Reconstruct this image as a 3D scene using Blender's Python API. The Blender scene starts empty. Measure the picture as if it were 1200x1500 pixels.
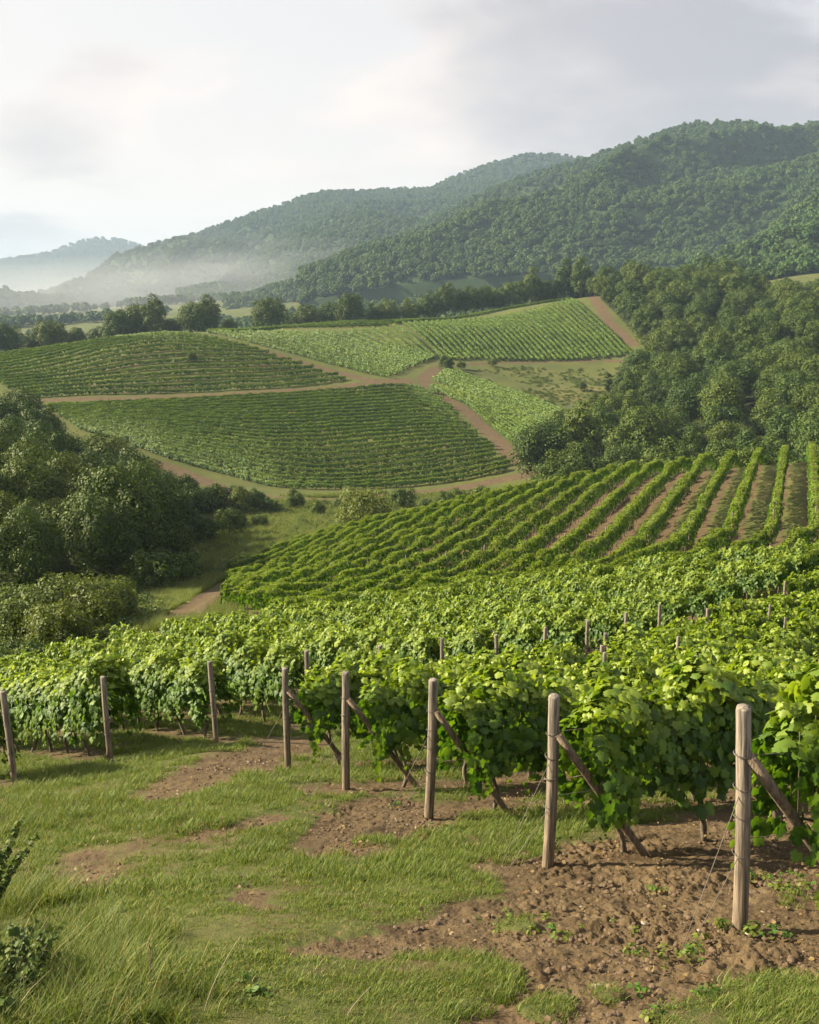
import bpy, math, random
import numpy as np
from mathutils import Vector
rng = np.random.default_rng(7); random.seed(7)
SC = bpy.context.scene
COL = SC.collection
R = math.radians
# ------------------------------------------------------------------ camera, sky, sun, exposure
PITCH = 12.0; F = 1500.0
cd = bpy.data.cameras.new('camera'); cam = bpy.data.objects.new('camera', cd); COL.objects.link(cam)
cd.sensor_fit = 'VERTICAL'; cd.sensor_height = 36.0; cd.lens = 36.0*F/1500.0
cd.clip_start = 0.1; cd.clip_end = 30000
cam.location = (0, 0, 0); cam.rotation_euler = (R(90-PITCH), 0, 0)
SC.camera = cam
SUN_AZ, SUN_EL = -84.0, 30.0           # azimuth from +Y towards +X, elevation
w = bpy.data.worlds.new('World'); SC.world = w; w.use_nodes = True
nt = w.node_tree; N = nt.nodes; L = nt.links
for n in list(N): N.remove(n)
out = N.new('ShaderNodeOutputWorld'); bg = N.new('ShaderNodeBackground'); L.new(bg.outputs[0], out.inputs[0])
sky = N.new('ShaderNodeTexSky'); sky.sky_type = 'NISHITA'; sky.sun_disc = False
sky.sun_elevation = R(SUN_EL); sky.sun_rotation = R(SUN_AZ); sky.dust_density = 3.0; sky.altitude = 300
tc = N.new('ShaderNodeTexCoord'); sep = N.new('ShaderNodeSeparateXYZ'); L.new(tc.outputs['Generated'], sep.inputs[0])
def mth(nt, op, a, b=None, c=None, clamp=False):
    m = nt.nodes.new('ShaderNodeMath'); m.operation = op; m.use_clamp = clamp
    for i, v in enumerate((a, b, c)):
        if v is None: continue
        if isinstance(v, (int, float)): m.inputs[i].default_value = v
        else: nt.links.new(v, m.inputs[i])
    return m.outputs[0]
def ramp(nt, fac, stops, interp='LINEAR'):
    r = nt.nodes.new('ShaderNodeValToRGB'); r.color_ramp.interpolation = interp
    e = r.color_ramp.elements
    while len(e) < len(stops): e.new(0.5)
    for k, (p, c) in enumerate(stops):
        e[k].position = p; e[k].color = (*c, 1) if len(c) == 3 else c
    nt.links.new(fac, r.inputs[0]); return r.outputs[0]
def mixc(nt, fac, a, b, mode='MIX'):
    m = nt.nodes.new('ShaderNodeMix'); m.data_type = 'RGBA'; m.blend_type = mode
    for s, v in ((m.inputs[0], fac), (m.inputs[6], a), (m.inputs[7], b)):
        if isinstance(v, (int, float)): s.default_value = v
        elif isinstance(v, tuple): s.default_value = (*v, 1) if len(v) == 3 else v
        else: nt.links.new(v, s)
    return m.outputs[2]
# cloud deck: direction projected on a plane overhead, soft noise
zc = mth(nt, 'ADD', mth(nt, 'MAXIMUM', sep.outputs[2], 0.0), 0.22)
cx = mth(nt, 'DIVIDE', sep.outputs[0], zc); cy = mth(nt, 'DIVIDE', sep.outputs[1], zc)
cmb = N.new('ShaderNodeCombineXYZ'); L.new(cx, cmb.inputs[0]); L.new(cy, cmb.inputs[1]); cmb.inputs[2].default_value = 4.3
n1 = N.new('ShaderNodeTexNoise'); n1.inputs['Scale'].default_value = 1.25; n1.inputs['Detail'].default_value = 9; n1.inputs['Roughness'].default_value = 0.50; n1.inputs['Distortion'].default_value = 0.25
L.new(cmb.outputs[0], n1.inputs['Vector'])
n2 = N.new('ShaderNodeTexNoise'); n2.inputs['Scale'].default_value = 0.9; n2.inputs['Detail'].default_value = 4
L.new(cmb.outputs[0], n2.inputs['Vector'])
def lobe(d, w_):
    vd = nt.nodes.new('ShaderNodeVectorMath'); vd.operation = 'DISTANCE'; L.new(tc.outputs['Generated'], vd.inputs[0]); vd.inputs[1].default_value = d
    return mth(nt, 'SUBTRACT', 1.0, mth(nt, 'DIVIDE', vd.outputs['Value'], w_), clamp=True)
bank = lobe((0.25, 0.95, 0.185), 0.34); bank2 = lobe((-.12, .93, .33), 0.2); bank3 = lobe((-.30, .95, .05), .17)
nn = mth(nt, 'ADD', n1.outputs[0], mth(nt, 'MULTIPLY_ADD', bank, 0.30, -0.075)); nn = mth(nt, 'ADD', nn, mth(nt, 'MULTIPLY', bank2, 0.12)); nn = mth(nt, 'ADD', nn, mth(nt, 'MULTIPLY', bank3, 0.10))
cov = ramp(nt, nn, [(0.46, (0, 0, 0)), (0.57, (1, 1, 1))], 'EASE')
side = mth(nt, 'MULTIPLY_ADD', sep.outputs[0], -0.55, 0.5, clamp=True)      # thin cloud glows on the sun's side
up = mth(nt, 'MULTIPLY_ADD', sep.outputs[2], 1.9, 0.0, clamp=True)
veil = mixc(nt, side, (0.66, 0.68, 0.75), (1.08, 1.01, 0.93))
veil = mixc(nt, mth(nt, 'SUBTRACT', 1.0, mth(nt, 'MULTIPLY', up, 2.3), clamp=True), veil, (1.06, 0.96, 0.86))
puff = mixc(nt, ramp(nt, mth(nt, 'ADD', mth(nt, 'MULTIPLY', n2.outputs[0], .6), mth(nt, 'MULTIPLY', nn, .42)), [(0.44, (0, 0, 0)), (0.62, (1, 1, 1))], 'EASE'), (1.0, 0.88, 0.81), (0.27, 0.29, 0.36))
puff = mixc(nt, mth(nt, 'MULTIPLY', side, 0.8), puff, (1.12, 1.02, 0.94))
cl = mixc(nt, mth(nt, 'MULTIPLY', cov, 0.95), veil, puff)
skyc = N.new('ShaderNodeVectorMath'); skyc.operation = 'SCALE'; skyc.inputs[3].default_value = 0.1; L.new(sky.outputs[0], skyc.inputs[0])
skymix = mixc(nt, 0.90, skyc.outputs[0], cl)
L.new(skymix, bg.inputs[0]); bg.inputs[1].default_value = 0.305
sd = bpy.data.lights.new('sun', 'SUN'); sun = bpy.data.objects.new('sun', sd); COL.objects.link(sun)
sd.energy = 5.0; sd.angle = R(0.9); sd.color = (1.0, 0.86, 0.63)
dv = Vector((math.sin(R(SUN_AZ))*math.cos(R(SUN_EL)), math.cos(R(SUN_AZ))*math.cos(R(SUN_EL)), math.sin(R(SUN_EL))))
sun.rotation_euler = (-dv).to_track_quat('-Z', 'Y').to_euler()
vs = SC.view_settings; vs.view_transform = 'Standard'; vs.look = 'None'; vs.exposure = 1.84; vs.gamma = 1.0; vs.use_curve_mapping = False
cy_ = SC.cycles; cy_.use_denoising = True; cy_.max_bounces = 6; cy_.diffuse_bounces = 3; cy_.glossy_bounces = 2
cy_.transmission_bounces = 4; cy_.volume_bounces = 1; cy_.transparent_max_bounces = 8; cy_.sample_clamp_indirect = 4
cy_.volume_step_rate = 4; cy_.use_adaptive_sampling = True; cy_.adaptive_threshold = 0.02

# ------------------------------------------------------------------ numeric helpers
def vnoise(x, y, seed=0):
    xi = np.floor(x).astype(np.int64); yi = np.floor(y).astype(np.int64); xf = x-xi; yf = y-yi
    u = xf*xf*(3-2*xf); v = yf*yf*(3-2*yf)
    def h(a, b):
        n = (a*374761393 + b*668265263 + seed*1274126177) & 0xffffffff
        n = ((n ^ (n >> 13))*1274126177) & 0xffffffff
        n = (n ^ (n >> 16)) & 0xffffffff
        return n/4294967295.0
    return (h(xi, yi)*(1-u)+h(xi+1, yi)*u)*(1-v) + (h(xi, yi+1)*(1-u)+h(xi+1, yi+1)*u)*v
def fbm(x, y, oct=4, seed=0, gain=0.5):
    s = 0; a = 1; t = 0
    for k in range(oct):
        s = s + a*(vnoise(x*2**k+17.3*k, y*2**k-9.1*k, seed+k)*2-1); t += a; a *= gain
    return s/t
def sstep(a, b, x):
    t = np.clip((x-a)/(b-a), 0, 1); return t*t*(3-2*t)
def pchip(x, y, q):
    x = np.asarray(x, float); y = np.asarray(y, float); h = np.diff(x); d = np.diff(y)/h
    m = np.zeros_like(y); m[0] = d[0]; m[-1] = d[-1]
    for k in range(1, len(x)-1):
        if d[k-1]*d[k] > 0:
            w1 = 2*h[k]+h[k-1]; w2 = h[k]+2*h[k-1]; m[k] = (w1+w2)/(w1/d[k-1]+w2/d[k])
    i = np.clip(np.searchsorted(x, q)-1, 0, len(x)-2); t = np.clip((q-x[i])/h[i], 0, 1)
    return (2*t**3-3*t**2+1)*y[i] + (t**3-2*t**2+t)*h[i]*m[i] + (-2*t**3+3*t**2)*y[i+1] + (t**3-t**2)*h[i]*m[i+1]

# ------------------------------------------------------------------ terrain heights
RK = [0.3, 5, 10, 20, 28, 40, 62, 78, 100, 125, 160, 200, 230, 280, 350, 410, 470, 600, 900, 1300, 2000, 5000, 9500]
PXC = [-400, 0, 300, 600, 900, 1200, 1600]
def pl(px, off=0):
    a = math.atan((px-600)/1500)
    return [-2.3 + (0)] + [-2.27-.34*r*math.cos(a) + off*r/20 for r in (5, 10, 20)]
ZC = {
 -400: pl(-400, -.7) + [-11.9, -15.9, -22.0, -24.6, -25.5, -26, -26, -26, -26, -25, -24, -29, -36, -50, -48, -36, -34, -60, -60],
 0:    pl(0, -.45) + [-11.8, -15.6, -21.5, -24.2, -26.8, -28.3, -30.0, -31, -30, -25.8, -20.3, -24, -35, -50, -45, -30, -34, -60, -60],
 300:  pl(300) + [-11.5, -14.9, -19.6, -23.3, -27.4, -31.0, -34.5, -37, -31.8, -25.0, -12.5, -16, -25, -40, -32, -12, -8, -30, -30],
 600:  pl(600) + [-11.3, -14.3, -17.8, -19.8, -22.6, -29.3, -34.6, -38, -33, -26.5, -17.5, -10, -15, -30, -18, 13, 30, 0, 0],
 900:  pl(900) + [-11.0, -13.4, -16.0, -16.8, -18.4, -25.8, -34, -36.5, -35, -32, -25, -12, 0, -14, 0, 22, 45, 30, 0],
 1200: pl(1200) + [-10.5, -12.6, -15.2, -15.6, -16.2, -23.2, -33, -35, -31, -25, -15, -6, 3, 13, 18, 28, 50, 40, 0],
 1600: pl(1600) + [-10.3, -12.0, -14.6, -15.0, -15.6, -21.5, -29, -30, -26, -20, -10, 2, 8, 18, 25, 35, 60, 40, 0]}
NAZ, NLR = 321, 900
azg = np.linspace(-80, 80, NAZ); lrg = np.linspace(math.log(0.3), math.log(9500), NLR)
colaz = [math.degrees(math.atan((p-600)/1500)) for p in PXC]
for p in PXC:
    ca = math.cos(math.atan((p-600)/1500)); ZC[p] = [z*(1 if r < 35 else ca**.5 if r < 50 else ca) for r, z in zip(RK, ZC[p])]
prof = np.array([pchip(np.log(RK), ZC[p], lrg) for p in PXC])
TAB = np.array([pchip(colaz, prof[:, j], np.clip(azg, colaz[0], colaz[-1])) for j in range(NLR)]).T.copy()
for _ in range(3):
    P = np.pad(TAB, ((1, 1), (0, 0)), 'edge'); TAB = (P[:-2]+2*P[1:-1]+P[2:])/4
for _ in range(6):
    P = np.pad(TAB, ((0, 0), (1, 1)), 'edge'); TAB = (P[:, :-2]+2*P[:, 1:-1]+P[:, 2:])/4
def Hb(x, y):
    x = np.asarray(x, float); y = np.asarray(y, float)
    az = np.degrees(np.arctan2(x, y)); lr = np.log(np.maximum(np.hypot(x, y), 0.3))
    u = np.clip((az+80)/160*(NAZ-1), 0, NAZ-1.001); v = np.clip((lr-lrg[0])/(lrg[-1]-lrg[0])*(NLR-1), 0, NLR-1.001)
    i = u.astype(int); j = v.astype(int); a = u-i; b = v-j
    return (TAB[i, j]*(1-a)+TAB[i+1, j]*a)*(1-b)+(TAB[i, j+1]*(1-a)+TAB[i+1, j+1]*a)*b
def H(x, y):                      # with gentle undulation
    x = np.asarray(x, float); y = np.asarray(y, float); r = np.hypot(x, y)
    z = Hb(x, y) + 0.10*fbm(x/3.1, y/3.1, 3, 3)*sstep(3, 8, r)
    z = z + 0.9*fbm(x/38, y/38, 3, 5)*sstep(60, 160, r) + 5*fbm(x/200, y/200, 3, 6)*sstep(500, 900, r)
    return z
CP, SP = math.cos(R(PITCH)), math.sin(R(PITCH))
def ray(px, py):
    v = (py-750)/F; return np.array([(px-600)/F, CP-v*SP, -(SP+v*CP)])
_rs = np.exp(np.linspace(math.log(2.5), math.log(2400), 4200))
def at(px, py, rmin=2.5, rmax=2400):          # first ground point seen along a sight line beyond rmin
    d = ray(px, py); h = math.hypot(d[0], d[1]); x = d[0]/h*_rs; y = d[1]/h*_rs; z = d[2]/h*_rs
    g = Hb(x, y); ok = (z <= g) & (_rs > rmin) & (_rs < rmax)
    if not ok.any():
        k = np.argmin(np.where((_rs > rmin) & (_rs < rmax), np.abs(np.arctan2(z, _rs)-np.arctan2(g, _rs)), 9))
    else: k = int(np.argmax(ok))
    return np.array([x[k], y[k]])
def pr(px, r):                                 # point at a picture column and a distance
    a = math.atan((px-600)/1500); return np.array([r*math.sin(a), r*math.cos(a)])
def ats(pts, rmin=2.5, rmax=2400): return np.array([at(p[0], p[1], rmin, rmax) for p in pts])
def resamp(P, n=None, step=None):
    P = np.asarray(P, float); s = np.r_[0, np.cumsum(np.hypot(*np.diff(P, axis=0).T))]
    if n is None: n = max(2, int(s[-1]/step)+1)
    q = np.linspace(0, s[-1], n); return np.c_[np.interp(q, s, P[:, 0]), np.interp(q, s, P[:, 1])]
def smooth(P, k=2):
    P = resamp(P, 80)
    for _ in range(k*6):
        Q = P.copy(); Q[1:-1] = (P[:-2]+2*P[1:-1]+P[2:])/4; P = Q
    return P
def dist_poly(x, y, P):                        # distance to a polyline
    d = np.full(np.shape(x), 1e9)
    for a, b in zip(P[:-1], P[1:]):
        ab = b-a; l2 = max(ab@ab, 1e-9); t = np.clip(((x-a[0])*ab[0]+(y-a[1])*ab[1])/l2, 0, 1)
        d = np.minimum(d, np.hypot(x-a[0]-t*ab[0], y-a[1]-t*ab[1]))
    return d
def inside(x, y, P):
    c = np.zeros(np.shape(x), bool); n = len(P)
    for i in range(n):
        a = P[i]; b = P[(i+1) % n]
        if a[1] == b[1]: continue
        m = ((a[1] > y) != (b[1] > y)) & (x < (b[0]-a[0])*(y-a[1])/(b[1]-a[1])+a[0]); c ^= m
    return c

# ------------------------------------------------------------------ mesh and tag helpers
def mk(name, V, Fc, mat=None, parent=None, attrs=None, smooth_=False, link=True):
    me = bpy.data.meshes.new(name); V = np.asarray(V, np.float32); 
    Fc = [np.asarray(f, np.int32) for f in (Fc if isinstance(Fc, list) else [Fc]) if len(f)]
    nl = sum(f.size for f in Fc); nf = sum(len(f) for f in Fc)
    me.vertices.add(len(V)); me.vertices.foreach_set('co', V.ravel())
    me.loops.add(nl); me.polygons.add(nf)
    me.loops.foreach_set('vertex_index', np.concatenate([f.ravel() for f in Fc]))
    tot = np.concatenate([np.full(len(f), f.shape[1], np.int32) for f in Fc]); st = np.r_[0, np.cumsum(tot)[:-1]].astype(np.int32)
    me.polygons.foreach_set('loop_start', st); me.polygons.foreach_set('loop_total', tot)
    if smooth_: me.polygons.foreach_set('use_smooth', np.ones(nf, bool))
    me.update(calc_edges=True)
    for k, a in (attrs or {}).items():
        if a.ndim == 1:
            t = me.attributes.new(k, 'FLOAT', 'POINT'); t.data.foreach_set('value', a.astype(np.float32))
        else:
            t = me.attributes.new(k, 'FLOAT_COLOR', 'POINT'); t.data.foreach_set('color', a.astype(np.float32).ravel())
    if mat: me.materials.append(mat)
    if not link: return me
    o = bpy.data.objects.new(name, me); COL.objects.link(o)
    if parent: o.parent = parent
    return o
def addo(name, me, parent=None, loc=(0, 0, 0), rz=0, sc=(1, 1, 1)):
    o = bpy.data.objects.new(name, me); COL.objects.link(o)
    if parent: o.parent = parent
    o.location = loc; o.rotation_euler = (0, 0, rz); o.scale = sc; return o
def tag(o, label=None, cat=None, group=None, kind=None):
    if label: o['label'] = label
    if cat: o['category'] = cat
    if group: o['group'] = group
    if kind: o['kind'] = kind
    return o
def tube(P, rad, seg=6):
    P = np.asarray(P, float); n = len(P); rad = np.broadcast_to(rad, (n,))
    T = np.gradient(P, axis=0); T /= np.linalg.norm(T, axis=1)[:, None]+1e-9
    ref = np.array([0.31, 0.95, 0.05]); A = np.cross(T, ref); A /= np.linalg.norm(A, axis=1)[:, None]+1e-9; B = np.cross(T, A)
    th = np.arange(seg)/seg*2*np.pi
    V = P[:, None]+rad[:, None, None]*(A[:, None]*np.cos(th)[None, :, None]+B[:, None]*np.sin(th)[None, :, None])
    V = V.reshape(-1, 3); i = np.arange(n-1)[:, None]*seg; j = np.arange(seg)[None]; k = (j+1) % seg
    Q = np.stack([i+j, i+k, i+seg+k, i+seg+j], -1).reshape(-1, 4)
    V = np.vstack([V, P[:1], P[-1:]]); a = n*seg
    c0 = np.stack([np.full(seg, a), k[0], j[0]], -1); c1 = np.stack([np.full(seg, a+1), (n-1)*seg+j[0], (n-1)*seg+k[0]], -1)
    return V, Q, np.vstack([c0, c1])
def join(parts):
    V = []; Q = []; T = []; o = 0
    for v, q, t in parts:
        V.append(v); Q.append(q+o); T.append(t+o); o += len(v)
    return np.vstack(V), [np.vstack(Q), np.vstack(T)]
def nrm(a): return a/(np.linalg.norm(a, axis=-1, keepdims=True)+1e-9)
ORD = ['first', 'second', 'third', 'fourth', 'fifth', 'sixth', 'seventh', 'eighth', 'ninth', 'tenth', 'eleventh', 'twelfth', 'thirteenth', 'fourteenth', 'fifteenth', 'sixteenth', 'seventeenth', 'eighteenth', 'nineteenth', 'twentieth']
_T = {20: 'twenty', 30: 'thirty', 40: 'forty', 50: 'fifty', 60: 'sixty', 70: 'seventy'}
def ordn(k):                                    # 1 -> first
    if k <= 20: return ORD[k-1]
    t, u = k//10*10, k % 10
    return (_T[t][:-1]+'ieth') if u == 0 else _T[t]+'-'+ORD[u-1]

# ------------------------------------------------------------------ materials
def newmat(name):
    m = bpy.data.materials.new(name); m.use_nodes = True; nt = m.node_tree
    for n in list(nt.nodes): nt.nodes.remove(n)
    o = nt.nodes.new('ShaderNodeOutputMaterial'); return m, nt, o
def noise(nt, scale, detail=4, vec=None, rough=0.5, out=0):
    n = nt.nodes.new('ShaderNodeTexNoise'); n.inputs['Scale'].default_value = scale; n.inputs['Detail'].default_value = detail; n.inputs['Roughness'].default_value = rough
    if vec is not None: nt.links.new(vec, n.inputs['Vector'])
    return n.outputs[out]
def objpos(nt):
    return nt.nodes.new('ShaderNodeTexCoord').outputs['Object']
def wpos(nt): return nt.nodes.new('ShaderNodeNewGeometry').outputs['Position']
def attr(nt, name, o='Fac'):
    a = nt.nodes.new('ShaderNodeAttribute'); a.attribute_name = name; return a.outputs[o]
def leafmat(name, dark, mid, light, trans=0.35, gloss=0.35, objvar=0.5, tip=None, blotch=None):
    m, nt, o = newmat(name); L = nt.links
    g = nt.nodes.new('ShaderNodeNewGeometry'); ri = g.outputs['Random Per Island']
    c = ramp(nt, ri, [(0.0, dark), (0.5, mid), (1.0, light)])
    oi = nt.nodes.new('ShaderNodeObjectInfo')
    c = mixc(nt, mth(nt, 'MULTIPLY', oi.outputs['Random'], objvar), c, mixc(nt, 1.0, c, (1.45, 1.2, 0.85), 'MULTIPLY'))
    r2 = mth(nt, 'FRACT', mth(nt, 'MULTIPLY', oi.outputs['Random'], 7.31))
    c = mixc(nt, mth(nt, 'MULTIPLY', r2, objvar), c, mixc(nt, 1.0, c, (0.50, 0.62, 0.70), 'MULTIPLY'))
    if blotch:
        nb = ramp(nt, noise(nt, blotch, 3, g.outputs['Position']), [(0.35, (0.72, 0.8, 0.8)), (0.65, (1.2, 1.12, 1.0))])
        c = mixc(nt, 1.0, c, nb, 'MULTIPLY')
    if tip: c = mixc(nt, attr(nt, 'young_and_lit_top'), c, tip)
    d = nt.nodes.new('ShaderNodeBsdfPrincipled'); L.new(c, d.inputs['Base Color']); d.inputs['Roughness'].default_value = 0.55
    d.inputs['Specular IOR Level'].default_value = gloss
    t = nt.nodes.new('ShaderNodeBsdfTranslucent'); L.new(mixc(nt, 1.0, c, (1.4, 1.4, 0.45), 'MULTIPLY'), t.inputs[0])
    mx = nt.nodes.new('ShaderNodeMixShader'); mx.inputs[0].default_value = trans
    L.new(d.outputs[0], mx.inputs[1]); L.new(t.outputs[0], mx.inputs[2]); L.new(mx.outputs[0], o.inputs[0])
    return m
M_VINE = leafmat('vine_leaf', (0.026, 0.070, 0.008), (0.056, 0.122, 0.012), (0.115, 0.195, 0.019), 0.42, 0.4, 0.3, tip=(0.24, 0.31, 0.035))
M_VROW = leafmat('vine_row_leaf', (0.030, 0.078, 0.009), (0.056, 0.118, 0.013), (0.100, 0.170, 0.022), 0.35, 0.25, 0.2, blotch=0.25, tip=(0.20, 0.24, 0.035))  # tip colour here and in the far leaf paints the lit row tops
M_VFAR = leafmat('vine_row_far_leaf', (0.036, 0.090, 0.012), (0.058, 0.125, 0.016), (0.095, 0.165, 0.024), 0.25, 0.2, 0.2, blotch=0.06, tip=(0.19, 0.235, 0.045))
M_TREE = leafmat('tree_leaf', (0.026, 0.052, 0.009), (0.047, 0.081, 0.012), (0.086, 0.122, 0.018), 0.14, 0.15, 0.9)
M_SHRUB = leafmat('shrub_leaf', (0.05, 0.080, 0.016), (0.078, 0.114, 0.02), (0.12, 0.155, 0.032), 0.25, 0.2, 0.8)
M_BUSHL = leafmat('bright_bush_leaf', (0.06, 0.09, 0.012), (0.095, 0.125, 0.018), (0.14, 0.165, 0.03), 0.3, 0.25, 0.3)
M_FOREST = leafmat('far_forest_leaf', (0.021, 0.054, 0.013), (0.039, 0.083, 0.017), (0.068, 0.120, 0.023), 0.15, 0.15, 0.9)
M_GRASS = leafmat('grass_blade', (0.042, 0.088, 0.011), (0.080, 0.135, 0.017), (0.135, 0.185, 0.032), 0.35, 0.2, 0.4, tip=(0.27, 0.23, 0.09))
def woodmat(name, a, b, rings=30, rough=0.85, topgrey=None):
    m, nt, o = newmat(name); L = nt.links
    mp = nt.nodes.new('ShaderNodeMapping'); mp.inputs['Scale'].default_value = (1, 1, 0.05); L.new(objpos(nt), mp.inputs[0])
    oi = nt.nodes.new('ShaderNodeObjectInfo'); cb = nt.nodes.new('ShaderNodeCombineXYZ')
    L.new(mth(nt, 'MULTIPLY', oi.outputs['Random'], 40.0), cb.inputs[0]); L.new(cb.outputs[0], mp.inputs[1])
    nz = noise(nt, rings*3, 5, mp.outputs[0], 0.65)
    n2 = noise(nt, 5, 3, objpos(nt))
    c = mixc(nt, ramp(nt, nz, [(0.40, (0, 0, 0)), (0.58, (1, 1, 1))]), a, b)
    c = mixc(nt, ramp(nt, n2, [(0.45, (0, 0, 0)), (0.75, (0.6, 0.6, 0.6))]), c, tuple(x*0.55 for x in a))
    if topgrey:
        sp = nt.nodes.new('ShaderNodeSeparateXYZ'); L.new(objpos(nt), sp.inputs[0])
        c = mixc(nt, mth(nt, 'MULTIPLY_ADD', sp.outputs[2], 0.5, 0.0, clamp=True), c, mixc(nt, ramp(nt, nz, [(0.42, (0, 0, 0)), (0.56, (1, 1, 1))]), tuple(x*0.35 for x in topgrey), topgrey))
    p = nt.nodes.new('ShaderNodeBsdfPrincipled'); L.new(c, p.inputs['Base Color']); p.inputs['Roughness'].default_value = rough
    bp = nt.nodes.new('ShaderNodeBump'); bp.inputs['Strength'].default_value = 1.0; bp.inputs['Distance'].default_value = 0.012
    L.new(nz, bp.inputs['Height']); L.new(bp.outputs[0], p.inputs['Normal']); L.new(p.outputs[0], o.inputs[0]); return m
M_POST = woodmat('weathered_post_wood', (0.060, 0.042, 0.027), (0.20, 0.150, 0.098), 14, topgrey=(0.235, 0.205, 0.165))
M_BRACE = woodmat('brace_wood', (0.07, 0.05, 0.032), (0.19, 0.14, 0.09), 14)
M_BARK = woodmat('vine_bark', (0.045, 0.033, 0.024), (0.15, 0.115, 0.08), 12)
M_TRUNK = woodmat('tree_bark', (0.05, 0.042, 0.032), (0.12, 0.10, 0.075), 4)
m_, nt_, o_ = newmat('rusty_wire'); p_ = nt_.nodes.new('ShaderNodeBsdfPrincipled'); nt_.links.new(p_.outputs[0], o_.inputs[0])
p_.inputs['Metallic'].default_value = 0.2; p_.inputs['Roughness'].default_value = 0.7
nt_.links.new(mixc(nt_, noise(nt_, 30, 3, objpos(nt_)), (0.035, 0.025, 0.018), (0.16, 0.14, 0.12)), p_.inputs['Base Color']); M_WIRE = m_
def groundmat():
    m, nt, o = newmat('ground_soil_and_turf'); L = nt.links
    P = wpos(nt); ms = nt.nodes.new('ShaderNodeAttribute'); ms.attribute_name = 'mask'
    sp = nt.nodes.new('ShaderNodeSeparateColor'); L.new(ms.outputs['Color'], sp.inputs[0])
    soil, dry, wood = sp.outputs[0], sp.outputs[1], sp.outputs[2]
    geo = nt.nodes.new('ShaderNodeCameraData')
    na = noise(nt, 2.2, 8, P, 0.65); nb = noise(nt, 9, 7, P, 0.6); nc = noise(nt, 60, 4, P, 0.6); nd = noise(nt, 0.08, 5, P, 0.6)
    s1 = mixc(nt, ramp(nt, na, [(0.3, (0, 0, 0)), (0.7, (1, 1, 1))]), (0.060, 0.041, 0.022), (0.135, 0.098, 0.053))
    s1 = mixc(nt, ramp(nt, nc, [(0.35, (0, 0, 0)), (0.7, (1, 1, 1))]), mixc(nt, 1.0, s1, (0.72, 0.7, 0.68), 'MULTIPLY'), s1)
    s1 = mixc(nt, ramp(nt, noise(nt, 150, 2, P), [(0.70, (0, 0, 0)), (0.76, (1, 1, 1))]), s1, (0.26, 0.21, 0.15))
    g1 = mixc(nt, ramp(nt, nb, [(0.3, (0, 0, 0)), (0.7, (1, 1, 1))]), (0.036, 0.050, 0.012), (0.072, 0.088, 0.022))
    g1 = mixc(nt, ramp(nt, nd, [(0.4, (0, 0, 0)), (0.65, (1, 1, 1))]), g1, mixc(nt, 1.0, g1, (1.35, 1.2, 1.0), 'MULTIPLY'))
    g2 = mixc(nt, na, (0.105, 0.095, 0.036), (0.165, 0.138, 0.056))
    g = mixc(nt, mth(nt, 'MULTIPLY', dry, mth(nt, 'MULTIPLY_ADD', na, 1.4, 0.1), clamp=True), g1, g2)
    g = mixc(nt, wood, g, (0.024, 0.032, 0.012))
    edge = mth(nt, 'ADD', soil, mth(nt, 'MULTIPLY_ADD', nb, 0.9, -0.45))
    c = mixc(nt, ramp(nt, edge, [(0.38, (0, 0, 0)), (0.62, (1, 1, 1))]), g, s1)
    p = nt.nodes.new('ShaderNodeBsdfPrincipled'); L.new(c, p.inputs['Base Color']); p.inputs['Roughness'].default_value = 0.95; p.inputs['Specular IOR Level'].default_value = 0.15
    bp = nt.nodes.new('ShaderNodeBump'); bp.inputs['Strength'].default_value = 0.9; bp.inputs['Distance'].default_value = 0.03
    L.new(mth(nt, 'ADD', nb, mth(nt, 'MULTIPLY', nc, 0.5)), bp.inputs['Height']); L.new(bp.outputs[0], p.inputs['Normal'])
    L.new(p.outputs[0], o.inputs[0]); return m
M_GROUND = groundmat()
def hillmat():
    m, nt, o = newmat('wooded_hill_floor'); P = wpos(nt)
    c = mixc(nt, noise(nt, 0.05, 5, P), (0.016, 0.030, 0.012), (0.032, 0.055, 0.018))
    p = nt.nodes.new('ShaderNodeBsdfPrincipled'); nt.links.new(c, p.inputs['Base Color']); p.inputs['Roughness'].default_value = 1; p.inputs['Specular IOR Level'].default_value = 0.1
    nt.links.new(p.outputs[0], o.inputs[0]); return m
M_HILL = hillmat()

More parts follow.
